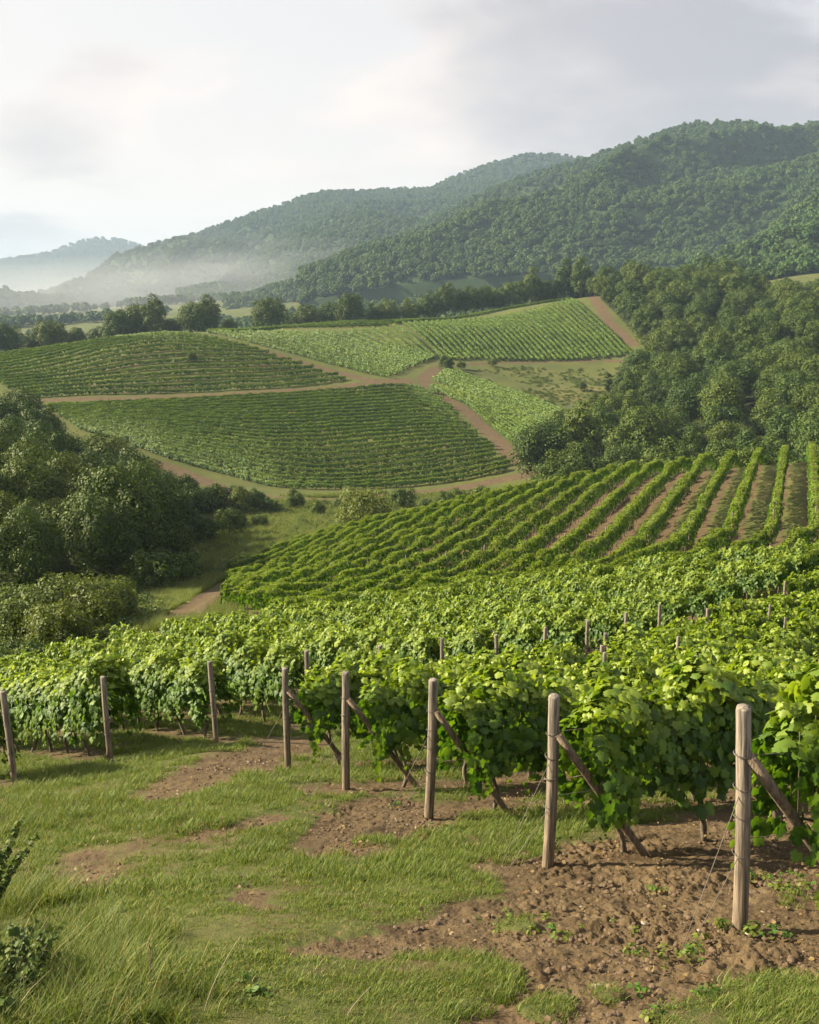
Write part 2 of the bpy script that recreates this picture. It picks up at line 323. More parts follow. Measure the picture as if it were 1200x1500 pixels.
# ------------------------------------------------------------------ layout: rows, tracks, blocks
UP = np.array([-.454, .891]); RD = np.array([.891, .454])      # first block: step from row to row, and along a row
P0 = np.array([2.39, 6.62])
LA = np.array([-6.75, 15.85]); LD = nrm(np.array([.66, .75])); LR = nrm(np.array([-.64, .768]))   # second block: its headland and its rows
def row1(i):
    s = P0+UP*2.39*i
    n = np.array([LD[1], -LD[0]]); d0 = (s-LA)@n; k = RD@n
    t0 = 0 if i <= 4 else max(0, ((3.3 if i < 7 else 1.8)-d0)/k)
    return s+RD*t0
ROWS1 = [row1(i) for i in range(0, 10)]
TR = {   # tracks: picture traced, then held as ground curves; half width
 'terrace': (ats([(60, 586), (150, 586), (250, 584), (350, 579), (450, 572), (540, 563), (612, 556)], 190), 1.9),
 'saddle': (ats([(268, 488), (300, 494), (350, 507), (400, 520), (450, 534), (500, 548), (560, 562), (620, 560)], 190), 1.8),
 'wedge': (ats([(640, 540), (618, 556), (640, 575), (690, 606), (722, 640), (750, 672), (790, 700)], 170), 1.9),
 'foot': (ats([(232, 682), (280, 700), (340, 722), (400, 731), (480, 735), (560, 731), (640, 722), (720, 708), (800, 694)], 150), 2.1),
 'upper': (ats([(640, 534), (720, 532), (800, 532), (880, 530), (955, 527)], 190), 1.3),
 'edge': (ats([(790, 431), (850, 434), (872, 450), (900, 478), (930, 505), (960, 528)], 190), 2.2),
 'lower': (ats([(345, 850), (315, 872), (285, 892), (262, 910)], 30), 1.3)}
TR = {k: (smooth(v[0], 1)[::4], v[1]) for k, v in TR.items()}
def lerp_rows(c0, c1, n):
    a = resamp(smooth(c0, 1), 60); b = resamp(smooth(c1, 1), 60)
    return [a*(1-t)+b*t for t in np.linspace(0, 1, n)]
BL = {}
BL['K1'] = lerp_rows(ats([(118, 628), (180, 645), (240, 671), (330, 697), (400, 714), (480, 720), (600, 715), (700, 702), (752, 689)], 150),
                     ats([(70, 596), (140, 595), (250, 592), (400, 583), (520, 572), (590, 567), (642, 577)], 180), 25)
BL['K2'] = lerp_rows(ats([(30, 582), (150, 580), (300, 576), (420, 568), (512, 556)], 180),
                     ats([(-60, 530), (60, 509), (150, 496), (262, 491)], 200, 400), 17)
BL['K3'] = lerp_rows(ats([(304, 488), (360, 501), (440, 522), (500, 538), (572, 555)], 200), ats([(575, 478), (600, 492), (640, 524)], 200), 17)
BL['K4'] = lerp_rows(ats([(590, 474), (615, 492), (655, 526)], 200), ats([(835, 441), (865, 462), (900, 492), (926, 521)], 200), 34)
def outward(c, d): return c*(1+d/np.hypot(c[:, 0], c[:, 1]))[:, None]
_c = ats([(575, 475), (660, 460), (760, 443), (832, 437)], 250, 520); BL['K5'] = lerp_rows(outward(_c, -1), outward(_c, 15), 6)
_c = ats([(306, 489), (400, 483), (500, 480), (576, 477)], 250, 520); BL['K8'] = lerp_rows(_c, outward(_c, 16), 6)
BL['K6'] = lerp_rows(ats([(634, 556), (700, 582), (770, 604), (830, 622)], 190), ats([(652, 541), (720, 566), (790, 590), (850, 612)], 190), 7)
BL['K7'] = lerp_rows(ats([(628, 566), (690, 596), (740, 640), (783, 683)], 170), ats([(660, 572), (740, 596), (800, 620), (850, 640)], 170), 11)
# third block: rows come from the left, bend and climb over the near shoulder
BL['B3'] = []
AZ3 = R(20.8); D3 = np.array([math.sin(AZ3), math.cos(AZ3)]); N3 = np.array([D3[1], -D3[0]])
bend0 = at(1069, 800, 50, 90)
for j in range(-24, 8):
    B = bend0+N3*2.35*j + D3*(-1.2*max(0, -j)**0.75 + 0.0)
    a1 = R(21 + 52); PTS = [B]
    pos = B.copy(); a = AZ3
    for k in range(60):                          # walk back towards the start, turning left
        if j < -13: tl = 8 + (j+24)*0.8
        else: tl = 22
        if k*0.8 > tl+14: break
        if k < 26: a = AZ3 + (a1-AZ3)*min(1, k/24)
        pos = pos - np.array([math.sin(a), math.cos(a)])*0.8; PTS.append(pos.copy())
    PTS = PTS[::-1]
    pos = B.copy(); ln = 0
    rmax = 112 if j > -16 else 112
    while True:
        pos = pos + D3*1.0; ln += 1
        if np.hypot(*pos) > rmax+2 or ln > 70: break
        PTS.append(pos.copy())
    P_ = np.array(PTS)
    keep = np.ones(len(P_), bool)
    azp = np.degrees(np.arctan2(P_[:, 0], P_[:, 1])); rp = np.hypot(P_[:, 0], P_[:, 1])
    # outline on the left: the field stops at the track and above the hollow
    leftaz = np.interp(rp, [40, 60, 75, 95, 112], [-6, -11.0, -10.6, -10.4, -5.0])
    keep &= (azp > leftaz) & (azp < 27) & (rp > 44+np.clip((azp+5)*0.1, 0, 2))
    P_ = P_[keep]
    if len(P_) > 6: BL['B3'].append(P_)
def soil_mask(x, y):
    r = np.hypot(x, y); s = np.zeros_like(r)
    wob = 0.5*fbm(x/0.9, y/0.9, 4, 11)+0.25*fbm(x/0.25, y/0.25, 3, 12)
    near = r < 45
    if near.any():
        xn, yn = x[near], y[near]; v = np.zeros_like(xn); wn = wob[near]
        polys = [
          [(700, 1300), (800, 1258), (900, 1225), (1050, 1180), (1250, 1150), (1300, 1440), (1120, 1440), (1000, 1475), (900, 1520), (640, 1540), (700, 1450), (620, 1400), (540, 1400), (590, 1350)],
          [(420, 1262), (400, 1240), (470, 1205), (540, 1172), (650, 1180), (780, 1150), (800, 1165), (690, 1205), (600, 1235), (480, 1258)],
          [(195, 1172), (260, 1135), (340, 1112), (380, 1085), (480, 1085), (470, 1108), (390, 1125), (330, 1152), (260, 1172)],
          [(220, 1235), (300, 1218), (400, 1200), (420, 1215), (300, 1232)], [(60, 1300), (90, 1258), (150, 1245), (170, 1275), (120, 1305)],
          [(330, 1320), (370, 1300), (390, 1330)], [(400, 1400), (560, 1370), (620, 1385), (560, 1400), (470, 1410)]]
        for P in polys:
            Q = ats(P); ins = inside(xn, yn, Q); d = dist_poly(xn, yn, np.vstack([Q, Q[:1]]))
            v = np.maximum(v, sstep(-0.30, 0.30, np.where(ins, d, -d)+wn*0.75))
        for i, s0 in enumerate(ROWS1):            # bare strip under each row
            q = np.c_[xn, yn]-s0; t = q@RD; dd = np.abs(q@UP)
            v = np.maximum(v, (t > -0.8)*sstep(0.75, 0.25, dd+wn*0.5)*(0.75))
        for j in range(-3, 26):
            q = np.c_[xn, yn]-(LA+LD*2.3*j); t = q@LR; dd = np.abs(q@np.array([LR[1], -LR[0]]))
            v = np.maximum(v, (t > -0.5)*sstep(0.6, 0.2, dd+wn*0.4)*0.6)
        tuft = [((640, 1440), .50, .30), ((560, 1330), .5, .3), ((700, 1430), .25, .2), ((800, 1478), .22, .1), ((885, 1462), .12, .08), ((405, 1222), .3, .1), ((550, 1230), .18, .12), ((1160, 1480), .5, .3), ((760, 1355), .15, .08)]
        for p, rr, _ in tuft:
            c = at(*p); v = v*(1-sstep(rr*1.15, rr*0.7, np.hypot(xn-c[0], yn-c[1])+wn*0.25))
        s[near] = v
    return s
TRK = None
def track_mask(x, y):
    m = np.zeros(np.shape(x)); r = np.hypot(x, y); sel = (r > 30) & (r < 620)
    xs, ys = x[sel], y[sel]; v = np.zeros_like(xs); wb = 1.0*fbm(xs/5, ys/5, 3, 21)
    for k, (P, hw) in TR.items():
        dd = dist_poly(xs, ys, P)+wb*hw*0.12
        v = np.maximum(v, sstep(hw*1.3, hw*0.8, dd+wb*hw*0.2)*(1-0.5*np.exp(-((dd/0.42)**2))*(wb > -.3)))
    m[sel] = v; return m
print('layout done')
exec_stage = 1
# ------------------------------------------------------------------ ground sheet
def build_ground():
    fine = np.linspace(-25.5, 25.5, 760)
    azs = np.r_[np.linspace(-78, -26, 50), fine, np.linspace(26, 78, 50)]
    lr = np.r_[np.linspace(math.log(0.35), math.log(4.2), 40, endpoint=False), np.linspace(math.log(4.2), math.log(24), 700, endpoint=False),
               np.linspace(math.log(24), math.log(620), 640, endpoint=False), np.linspace(math.log(620), math.log(9400), 150)]
    A, LRR = np.meshgrid(np.radians(azs), lr, indexing='ij'); r = np.exp(LRR); x = np.sin(A)*r; y = np.cos(A)*r
    sh = x.shape; x = x.ravel(); y = y.ravel(); rr = r.ravel()
    z = H(x, y); soil = soil_mask(x, y); trk = track_mask(x, y)
    near = rr < 26
    xn, yn = x[near], y[near]; sn = soil[near]
    cl = fbm(xn/0.42, yn/0.42, 5, 31, 0.62); cl2 = np.abs(fbm(xn/0.16, yn/0.16, 4, 41, 0.6))
    rough = sn*(0.35+0.65*sstep(-0.2, 0.4, fbm(xn/1.6, yn/1.6, 2, 51)))
    z[near] += (cl*0.10+(cl2-0.2)*0.13)*rough*np.where(xn < -0.9, .3, 1) + (1-sn)*(0.03+0.02*fbm(xn/0.3, yn/0.3, 3, 61))
    # dry and lush
    dry = (0.25+0.5*fbm(x/4.5, y/4.5, 4, 71))*np.where(rr > 140, .35, 1)
    meadow = ats([(690, 570), (760, 540), (950, 535), (960, 560), (900, 615), (830, 615)], 190)
    dm = inside(x, y, meadow)*(0.10+1.0*fbm(x/11, y/11, 3, 81)); dry = np.maximum(dry, dm)
    pc = ats([(200, 910), (210, 880), (280, 868), (340, 850), (310, 890), (270, 915)], 30)
    dry = np.maximum(dry, 1.0*sstep(-2, 1, np.where(inside(x, y, pc), 1, -1)*dist_poly(x, y, np.vstack([pc, pc[:1]]))))
    # between the knoll's rows the ground is worn and brownish
    for k in ('K1', 'K2', 'K3', 'K4', 'K5', 'K6', 'K7', 'K8'):
        P = np.vstack([BL[k][0], BL[k][-1][::-1]])
        soil = np.maximum(soil, inside(x, y, P)*(0.36+0.25*fbm(x/9, y/9, 3, 91)))
    az = np.degrees(np.arctan2(x, y))
    for P in BL['B3']:
        pass
    b3 = (rr > 52) & (rr < 116) & (az > -10)
    if b3.any():
        q = np.c_[x[b3], y[b3]]-bend0; dd = (q@N3)/2.35; f = np.abs(dd-np.round(dd))*2.35
        v = sstep(0.85, 0.35, f+0.3*fbm(x[b3]/1.5, y[b3]/1.5, 3, 95))*0.8
        bare = sstep(6, 1.5, np.abs(q@D3+1.0))*sstep(-8, 5, q@N3)*0.7
        soil[b3] = np.maximum(soil[b3], np.maximum(v, bare))
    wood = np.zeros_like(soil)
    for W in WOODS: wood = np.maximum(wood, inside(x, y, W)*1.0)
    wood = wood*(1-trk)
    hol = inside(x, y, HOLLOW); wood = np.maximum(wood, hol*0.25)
    soil = np.maximum(soil, trk)
    soil = np.where(rr < 34, np.maximum(soil, 0.47+0.30*fbm(x/0.8, y/0.8, 4, 131)), soil)
    hh = inside(x, y, hol2); dry = np.where(hh, dry*0.35, dry)
    far = rr > 640
    soil[far] *= 0
    dry = np.where(far, 0.02+0.2*fbm(x/60, y/60, 3, 101), dry)
    mask = np.c_[np.clip(soil, 0, 1), np.clip(dry, 0, 1), np.clip(wood, 0, 1), np.ones_like(soil)]
    n, m = sh; idx = np.arange(n*m).reshape(n, m)
    Q = np.stack([idx[:-1, :-1], idx[1:, :-1], idx[1:, 1:], idx[:-1, 1:]], -1).reshape(-1, 4)
    V = np.c_[x, y, z]; ft = trk[Q].mean(1) > 0.5
    o = mk('ground', V, Q[~ft], M_GROUND, attrs={'mask': mask}, smooth_=True); tag(o, kind='structure')
    used = np.unique(Q[ft]); rm = np.full(len(V), -1); rm[used] = np.arange(len(used))
    o = mk('dirt_track', V[used], rm[Q[ft]], M_GROUND, attrs={'mask': mask[used]}, smooth_=True); tag(o, kind='structure')
# woods as ground outlines (column, distance)
RW = np.array([pr(800, 148), pr(780, 180), pr(795, 205), pr(850, 232), pr(905, 280), pr(950, 330), pr(964, 362), pr(916, 410), pr(866, 462), pr(850, 495), pr(760, 515), pr(760, 545), pr(1010, 545), pr(1080, 440), pr(1330, 420), pr(1330, 130), pr(1100, 128), pr(950, 134)])
LW = np.array([pr(-260, 82), pr(60, 82), pr(150, 88), pr(212, 104), pr(238, 125), pr(228, 148), pr(165, 166), pr(100, 192), pr(30, 218), pr(-260, 240)])
WOODS = [RW, LW]
HOLLOW = np.array([pr(215, 100), pr(330, 100), pr(420, 112), pr(500, 125), pr(640, 140), pr(780, 150), pr(780, 190), pr(600, 190), pr(400, 182), pr(250, 165), pr(240, 130)])
hol2 = np.array([pr(150, 84), pr(300, 92), pr(420, 105), pr(560, 118), pr(780, 130), pr(800, 195), pr(600, 196), pr(400, 188), pr(250, 172)])
build_ground()
print('ground done')

# ------------------------------------------------------------------ leaves
GL = np.array([(.05, .06), (.22, -.15), (.43, -.07), (.44, .12), (.66, .32), (.58, .48), (.38, .56), (.40, .78), (.18, .84), (0, 1.04),
               (-.18, .84), (-.40, .78), (-.38, .56), (-.58, .48), (-.66, .32), (-.44, .12), (-.43, -.07), (-.22, -.15), (-.05, .06)])
def leaves(C, Nn, Tt, S, shape='grape', fold=0.22):
    """C centres, Nn normals, Tt tip directions, S sizes -> V, faces"""
    Nn = nrm(Nn); Tt = nrm(Tt-(Tt*Nn).sum(1)[:, None]*Nn); B = np.cross(Tt, Nn); n = len(C)
    if shape == 'grape':
        k = len(GL); u = np.r_[GL[:, 0], 0]; v = np.r_[GL[:, 1], 0.32]
        wz = -np.abs(u)*fold - 0.22*(v**2) + 0.05*np.sin(7*v+3*np.abs(u)); wz[-1] = 0.03
        i = np.arange(k); Fc = np.stack([np.full(k, k), i, (i+1) % k], -1)
    elif shape == 'quad':
        u = np.array([-.5, .5, .5, -.5]); v = np.array([-.5, -.5, .5, .5]); wz = np.array([0, 0.12, 0, 0.12]); Fc = np.array([[0, 1, 2, 3]])
    elif shape == 'oval':
        u = np.array([0, .38, .42, 0, -.42, -.38]); v = np.array([-.5, -.2, .25, .6, .25, -.2]); wz = np.array([0, .1, .1, -.08, .1, .1])*1.0
        Fc = np.array([[0, 1, 2, 3], [0, 3, 4, 5]])
    V = C[:, None]+S[:, None, None]*(u[None, :, None]*B[:, None]+v[None, :, None]*Tt[:, None]+wz[None, :, None]*Nn[:, None])
    Fa = (Fc[None]+(np.arange(n)*len(u))[:, None, None]).reshape(-1, Fc.shape[1])
    return V.reshape(-1, 3), Fa, len(u)

# ------------------------------------------------------------------ grapevines
def vine_foliage(seed, n=1080, lng=1.06, shape='grape', size=(0.062, 0.122), scale_n=1.0):
    g = np.random.default_rng(seed); n = int(n*scale_n)
    ph = g.uniform(0, 9, 4)
    x = g.uniform(-lng/2, lng/2, n)
    top = 1.70+0.16*np.sin(x*5+ph[0])+0.10*np.sin(x*11+ph[1]); bot = 0.70+0.14*np.sin(x*6+ph[2])
    u = g.beta(1.25, 1.0, n); z = bot+(top-bot)*u
    half = 0.34*(0.55+0.75*np.sin(np.clip(u*0.80+0.18, 0, 1)*math.pi))+0.06*np.sin(x*7+z*6+ph[3])
    s = np.sign(g.uniform(-1, 1, n)); y = s*half*(1-g.random(n)**1.8*0.65)
    cap = g.random(n) < 0.22
    z[cap] = top[cap]-g.random(cap.sum())*0.10; y[cap] = g.uniform(-0.36, 0.36, cap.sum()); z[cap] -= 0.9*y[cap]**2
    C = np.c_[x, y, z]
    O = np.c_[g.normal(0, .45, n), np.where(cap, y*2, s)*1.0, np.where(cap, 1.4, 0.45)+g.normal(0, .35, n)]
    T = np.c_[g.normal(0, .6, n), np.where(cap, y*3, s*0.5), -1.0+g.normal(0, .35, n)]
    S = g.uniform(*size, n); young_lit = np.clip((z-1.35)/0.4, 0, 1)*g.random(n)**0.9
    # shoots standing above the canopy
    cs, os_, ts, ss, ys = [C], [O], [T], [S], [young_lit]
    for k in range(9):
        x0 = g.uniform(-lng/2, lng/2); y0 = g.uniform(-.28, .28); l = g.uniform(0.15, 0.42); m = 9
        dx, dy = g.normal(0, .18, 2); t = np.linspace(0, 1, m)
        c = np.c_[x0+dx*t, y0+dy*t, 1.60+l*t-0.1*t*t]+g.normal(0, .025, (m, 3))
        a = g.uniform(0, 6.28, m); o = np.c_[np.cos(a)*.7, np.sin(a)*.7, np.full(m, .8)]; tt = np.c_[np.cos(a), np.sin(a), np.full(m, -.35)]
        cs.append(c); os_.append(o); ts.append(tt); ss.append(size[1]*(0.85-0.5*t)); ys.append(0.45+0.55*t)
    for k in range(5):                              # drooping canes
        x0 = g.uniform(-lng/2, lng/2); sg = g.choice([-1, 1]); l = g.uniform(0.3, 0.75); m = 12; t = np.linspace(0, 1, m)
        c = np.c_[x0+g.normal(0, .1)*t, sg*(0.38+0.12*np.sin(t*2.5)), 1.15-l*t]+g.normal(0, .03, (m, 3))
        o = np.c_[g.normal(0, .4, m), np.full(m, sg*1.0), np.full(m, .4)]; tt = np.c_[g.normal(0, .5, m), np.full(m, sg*.3), np.full(m, -1.)]
        cs.append(c); os_.append(o); ts.append(tt); ss.append(size[1]*(0.9-0.4*t)); ys.append(0.3*t)
    C, O, T, S, young_lit = np.vstack(cs), np.vstack(os_), np.vstack(ts), np.concatenate(ss), np.concatenate(ys)
    V, Fc, k = leaves(C, O, T, S, shape)
    return V, Fc, np.repeat(young_lit, k)
VF = []
for s in range(9):
    V, Fc, young_lit = vine_foliage(100+s)
    VF.append(mk('foliage', V, Fc, M_VINE, attrs={'young_and_lit_top': young_lit}, link=False))
VFL = []
for s in range(6):                                 # farther vines: fewer, larger leaves
    V, Fc, young_lit = vine_foliage(200+s, n=520, lng=1.1, shape='oval', size=(0.10, 0.165))
    VFL.append(mk('foliage', V, Fc, M_VINE, attrs={'young_and_lit_top': young_lit}, link=False))
VT = []
for s in range(6):
    g = np.random.default_rng(300+s); t = np.linspace(0, 1, 9); ph = g.uniform(0, 6, 2); lean = g.normal(0, .10, 2)
    P = np.c_[lean[0]*t+0.05*np.sin(t*5+ph[0]), lean[1]*t+0.035*np.sin(t*6+ph[1]), -0.06+0.86*t]
    parts = [tube(P, 0.034-0.012*t+0.006*np.sin(t*14+ph[0]), 7)]
    for sg in (-1, 1):
        q = np.linspace(0, 1, 6); P2 = P[-2]+np.c_[sg*0.45*q, 0.03*np.sin(q*4), 0.05+0.30*q-0.12*q*q]
        parts.append(tube(P2, 0.018-0.010*q, 5))
    for k in range(4):
        q = np.linspace(0, 1, 5); x0 = g.uniform(-.4, .4); P3 = np.c_[x0+g.normal(0, .08)*q, g.normal(0, .1)*q, 0.85+0.75*q]; parts.append(tube(P3, 0.006-0.002*q, 4))
    V, Fc = join(parts); VT.append(mk('trunk', V, Fc, M_BARK, smooth_=True, link=False))
cands = []
for i, s0 in enumerate(ROWS1):
    lim = [7, 9, 11, 13, 15, 18, 16, 15, 15, 15][i]
    k = 0
    while 0.55+1.08*k < lim:
        p = s0+RD*(0.86+1.08*k); cands.append((1, i, k, p, math.atan2(RD[1], RD[0]))); k += 1
NB2 = 24
for j in range(-2, NB2):
    s0 = LA+LD*2.3*j; k = 0
    while True:
        p = s0+LR*(0.85+1.08*k); r = np.hypot(*p); a = math.degrees(math.atan2(*p))
        lim = np.interp(a, [-24, -11, 0, 11, 22], [38, 44, 47, 49, 51])
        if r > lim or k > 34: break
        if a > -25 and a < 25: cands.append((2, j, k, p, math.atan2(LR[1], LR[0])))
        k += 1
cands = [c for c in cands if -25 < math.degrees(math.atan2(*c[3])) < 26]
def visw(c): return np.hypot(*c[3]) + (0 if c[2] < 3 else 2.0)
cands.sort(key=visw)
side_word = {1: 'right-hand block', 2: 'block past the lane'}
stuff_pts = []
def pname1(i): return ['end post nearest the camera', 'second end post from the camera', 'third end post from the camera', 'fourth end post from the camera', 'fifth end post from the camera'][i] if i < 5 else '%s row back' % ordn(i+1)
def tilt_for(p):
    e = 0.4; return None
for n_, c in enumerate(cands):
    b, i, k, p, rz = c; z = float(H(*p)); r = np.hypot(*p)
    if random.random() < 0.5: rz += math.pi
    rz += random.uniform(-.06, .06)
    if n_ >= 295: stuff_pts.append((p[0], p[1], z, rz, random.uniform(.93, 1.08))); continue
    root = bpy.data.objects.new('grapevine', None); COL.objects.link(root); root.location = (p[0], p[1], z); root.rotation_euler = (0, 0, rz)
    root.empty_display_size = .2
    sc = random.uniform(.93, 1.08)
    addo('trunk', VT[random.randrange(6)], root)
    f = addo('foliage', (VF[random.randrange(9)] if r < 27 else VFL[random.randrange(6)]), root, sc=(1, random.uniform(.82, 1.18), sc*random.uniform(.92, 1.08)))
    if b == 1:
        lab = ('%s grapevine along the row from the %s' % (ordn(k+1), pname1(i))) if i < 5 else ('%s grapevine along the %s row back from the camera' % (ordn(k+1), ordn(i+1)))
        tag(root, lab, 'grapevine', 'grapevines of the near rows on the right')
    else:
        tag(root, '%s vine up from the lane in the %s row beyond the lane' % (ordn(k+1), ordn(i+3)), 'grapevine', 'grapevines of the rows beyond the lane')
# instanced scatter of stuff
def scatter(name, meshes, pts, label, scale3=False, kind='stuff'):
    """pts: array n x 6 (x, y, z, rz, scale, index)"""
    pts = np.asarray(pts, float)
    col = bpy.data.collections.new(name+'_sources')
    for k, me in enumerate(meshes):
        so = bpy.data.objects.new('%s_source_%02d' % (name, k), me); col.objects.link(so)
    me = bpy.data.meshes.new(name); me.vertices.add(len(pts)); me.vertices.foreach_set('co', pts[:, :3].astype(np.float32).ravel())
    for nm, c in (('rz', 3), ('scl', 4), ('idx', 5)):
        a = me.attributes.new(nm, 'FLOAT' if nm != 'idx' else 'INT', 'POINT')
        a.data.foreach_set('value', pts[:, c].astype(np.float32 if nm != 'idx' else np.int32))
    o = bpy.data.objects.new(name, me); COL.objects.link(o); tag(o, label, None, None, kind)
    ng = bpy.data.node_groups.new(name, 'GeometryNodeTree')
    ng.interface.new_socket('Geometry', in_out='INPUT', socket_type='NodeSocketGeometry'); ng.interface.new_socket('Geometry', in_out='OUTPUT', socket_type='NodeSocketGeometry')
    gi = ng.nodes.new('NodeGroupInput'); go = ng.nodes.new('NodeGroupOutput'); ci = ng.nodes.new('GeometryNodeCollectionInfo')
    ci.inputs['Collection'].default_value = col; ci.inputs['Separate Children'].default_value = True; ci.inputs['Reset Children'].default_value = True
    ip = ng.nodes.new('GeometryNodeInstanceOnPoints'); ip.inputs['Pick Instance'].default_value = True
    def na(nm, t):
        a = ng.nodes.new('GeometryNodeInputNamedAttribute'); a.data_type = t; a.inputs[0].default_value = nm; return a.outputs[0]
    cx = ng.nodes.new('ShaderNodeCombineXYZ'); ng.links.new(na('rz', 'FLOAT'), cx.inputs[2])
    e2r = ng.nodes.new('FunctionNodeEulerToRotation'); ng.links.new(cx.outputs[0], e2r.inputs[0])
    ng.links.new(gi.outputs[0], ip.inputs['Points']); ng.links.new(ci.outputs[0], ip.inputs['Instance'])
    ng.links.new(na('idx', 'INT'), ip.inputs['Instance Index']); ng.links.new(e2r.outputs[0], ip.inputs['Rotation']); ng.links.new(na('scl', 'FLOAT'), ip.inputs['Scale'])
    ng.links.new(ip.outputs[0], go.inputs[0]); md = o.modifiers.new('scatter', 'NODES'); md.node_group = ng
    return o
if stuff_pts:
    sp = np.array(stuff_pts); scatter('vineyard_foliage', VFL, np.c_[sp, rng.integers(0, 6, len(sp))], 'leafy green grapevines filling the rows behind the nearer ones')
print('vines', len(cands))

# ------------------------------------------------------------------ posts and wires
def post_mesh(seed, h=1.72, w=0.049):
    g = np.random.default_rng(seed); seg = 8; zs = np.r_[-0.25, 0, np.linspace(0.1, h-0.02, 12), h]; n = len(zs)
    th = (np.arange(seg)+.5)/seg*2*np.pi
    sq = 1/np.maximum(np.abs(np.cos(th)), np.abs(np.sin(th))); sq = 0.86*sq+0.14*1.08
    V = []
    for k, z in enumerate(zs):
        rr = w*sq*(1+g.normal(0, .02, seg))*(0.95 if k == n-1 else 1.0)*(1.04-0.05*z/h)
        V.append(np.c_[rr*np.cos(th)+0.01*math.sin(z*2+seed), rr*np.sin(th), np.full(seg, z)+(g.normal(0, .006, seg) if k == n-1 else 0)])
    V = np.vstack(V+[np.array([[0.01*math.sin(h*2+seed), 0, h-0.004]])]); i = np.arange(n-1)[:, None]*seg; j = np.arange(seg)[None]; k = (j+1) % seg
    Q = np.stack([i+j, i+k, i+seg+k, i+seg+j], -1).reshape(-1, 4); T = np.stack([(n-1)*seg+j[0], (n-1)*seg+k[0], np.full(seg, n*seg)], -1)
    return V, [Q, T]
POSTS = [mk('shaft', *post_mesh(s), M_POST, link=False) for s in range(5)]
THIN = [mk('shaft', *post_mesh(20+s, 1.95, 0.034), M_POST, link=False) for s in range(4)]
def ring(z, w=0.063):
    th = np.linspace(0, 2*np.pi, 17); return tube(np.c_[w*np.cos(th), w*np.sin(th), z+0.012*np.sin(th*1.0)], 0.0035, 4)
RING = mk('wire_loop', *join([ring(0)]), M_WIRE, smooth_=True, link=False)
RING2 = mk('wire_loop', *join([ring(0), ring(0.008, 0.064)]), M_WIRE, smooth_=True, link=False)
def end_post(p, d, label, group, tilt=0.0, brace=True, guy=True, hs=1.0):
    z = float(H(*p))
    root = bpy.data.objects.new('end_post', None); COL.objects.link(root); root.location = (p[0], p[1], z)
    root.rotation_euler = (random.uniform(-.012, .012), tilt, 0)
    tag(root, label, 'post', group)
    addo('shaft', POSTS[random.randrange(5)], root, rz=random.uniform(0, .5), sc=(1, 1, hs))
    for zz in (0.62, 0.9, 1.12, 1.36): addo('wire_loop', random.choice((RING, RING2)), root, loc=(0, 0, zz*hs), rz=random.uniform(0, 6))
    a = math.atan2(d[1], d[0])
    e = np.array([d[0]*1.22, d[1]*1.22]); ze = float(H(p[0]+e[0], p[1]+e[1]))-z-0.05
    if brace:
        t = np.linspace(0, 1, 6)[:, None]; A = np.array([d[0]*0.04, d[1]*0.04-.05, 1.36*hs]); B = np.array([e[0], e[1]-.24, ze])
        V, Q, T = tube(A*(1-t)+B*t, 0.043, 6); mk('brace', V, [Q, T], M_BRACE, root)
    if guy:
        for k, (h0, off) in enumerate(((1.12, 0.62), (0.62, 0.55))):
            q = -np.array(d)*off+np.array([0, -0.18]); zq = float(H(p[0]+q[0], p[1]+q[1]))-z-0.03
            t = np.linspace(0, 1, 4)[:, None]; V, Q, T = tube(np.array([0, 0, h0*hs])*(1-t)+np.array([q[0], q[1], zq])*t, 0.0028, 4)
            mk('guy_wire', V, [Q, T], M_WIRE, root)
    return root
labs = ['tall weathered end post nearest the camera with guy wires, beside bare soil', 'brown weathered end post on bare soil with a rail brace, second nearest the camera',
        'grey brown end post between a soil patch and green vines, third nearest', 'squared weathered end post with a long brace, fourth nearest the camera', 'slim grey end post by the lane, fifth nearest the camera']
tl = [-0.05, 0.005, 0.03, 0.0, 0.01]
for i in range(5): end_post(ROWS1[i], RD, labs[i], 'end posts of the near rows', tilt=tl[i])
for i in range(5, 10): end_post(ROWS1[i], RD, 'end post mostly hidden in leaves at the %s row back' % ordn(i+1), 'end posts of the near rows', guy=False)
ltl = {0: -0.02, 1: -0.02, 2: -0.025}
ll = {0: 'leaning grey end post at the picture edge across the grassy lane', 1: 'leaning grey end post across the lane between dark vine trunks', 2: 'grey end post where the lane narrows, before the dense vines'}
for j in range(-1, 11):
    p = LA+LD*2.3*j+np.array([{0: .12, 1: -.22, 2: -.12}.get(j, 0), {1: -.25, 2: -.45}.get(j, 0)])
    end_post(p, LR, ll.get(j, 'end post rising above leaves, %s along the far side of the lane' % ordn(j+2)), 'end posts across the lane', tilt=ltl.get(j, random.uniform(-.03, .03)), brace=False, guy=False, hs=1.0 if j < 3 else 1.07)
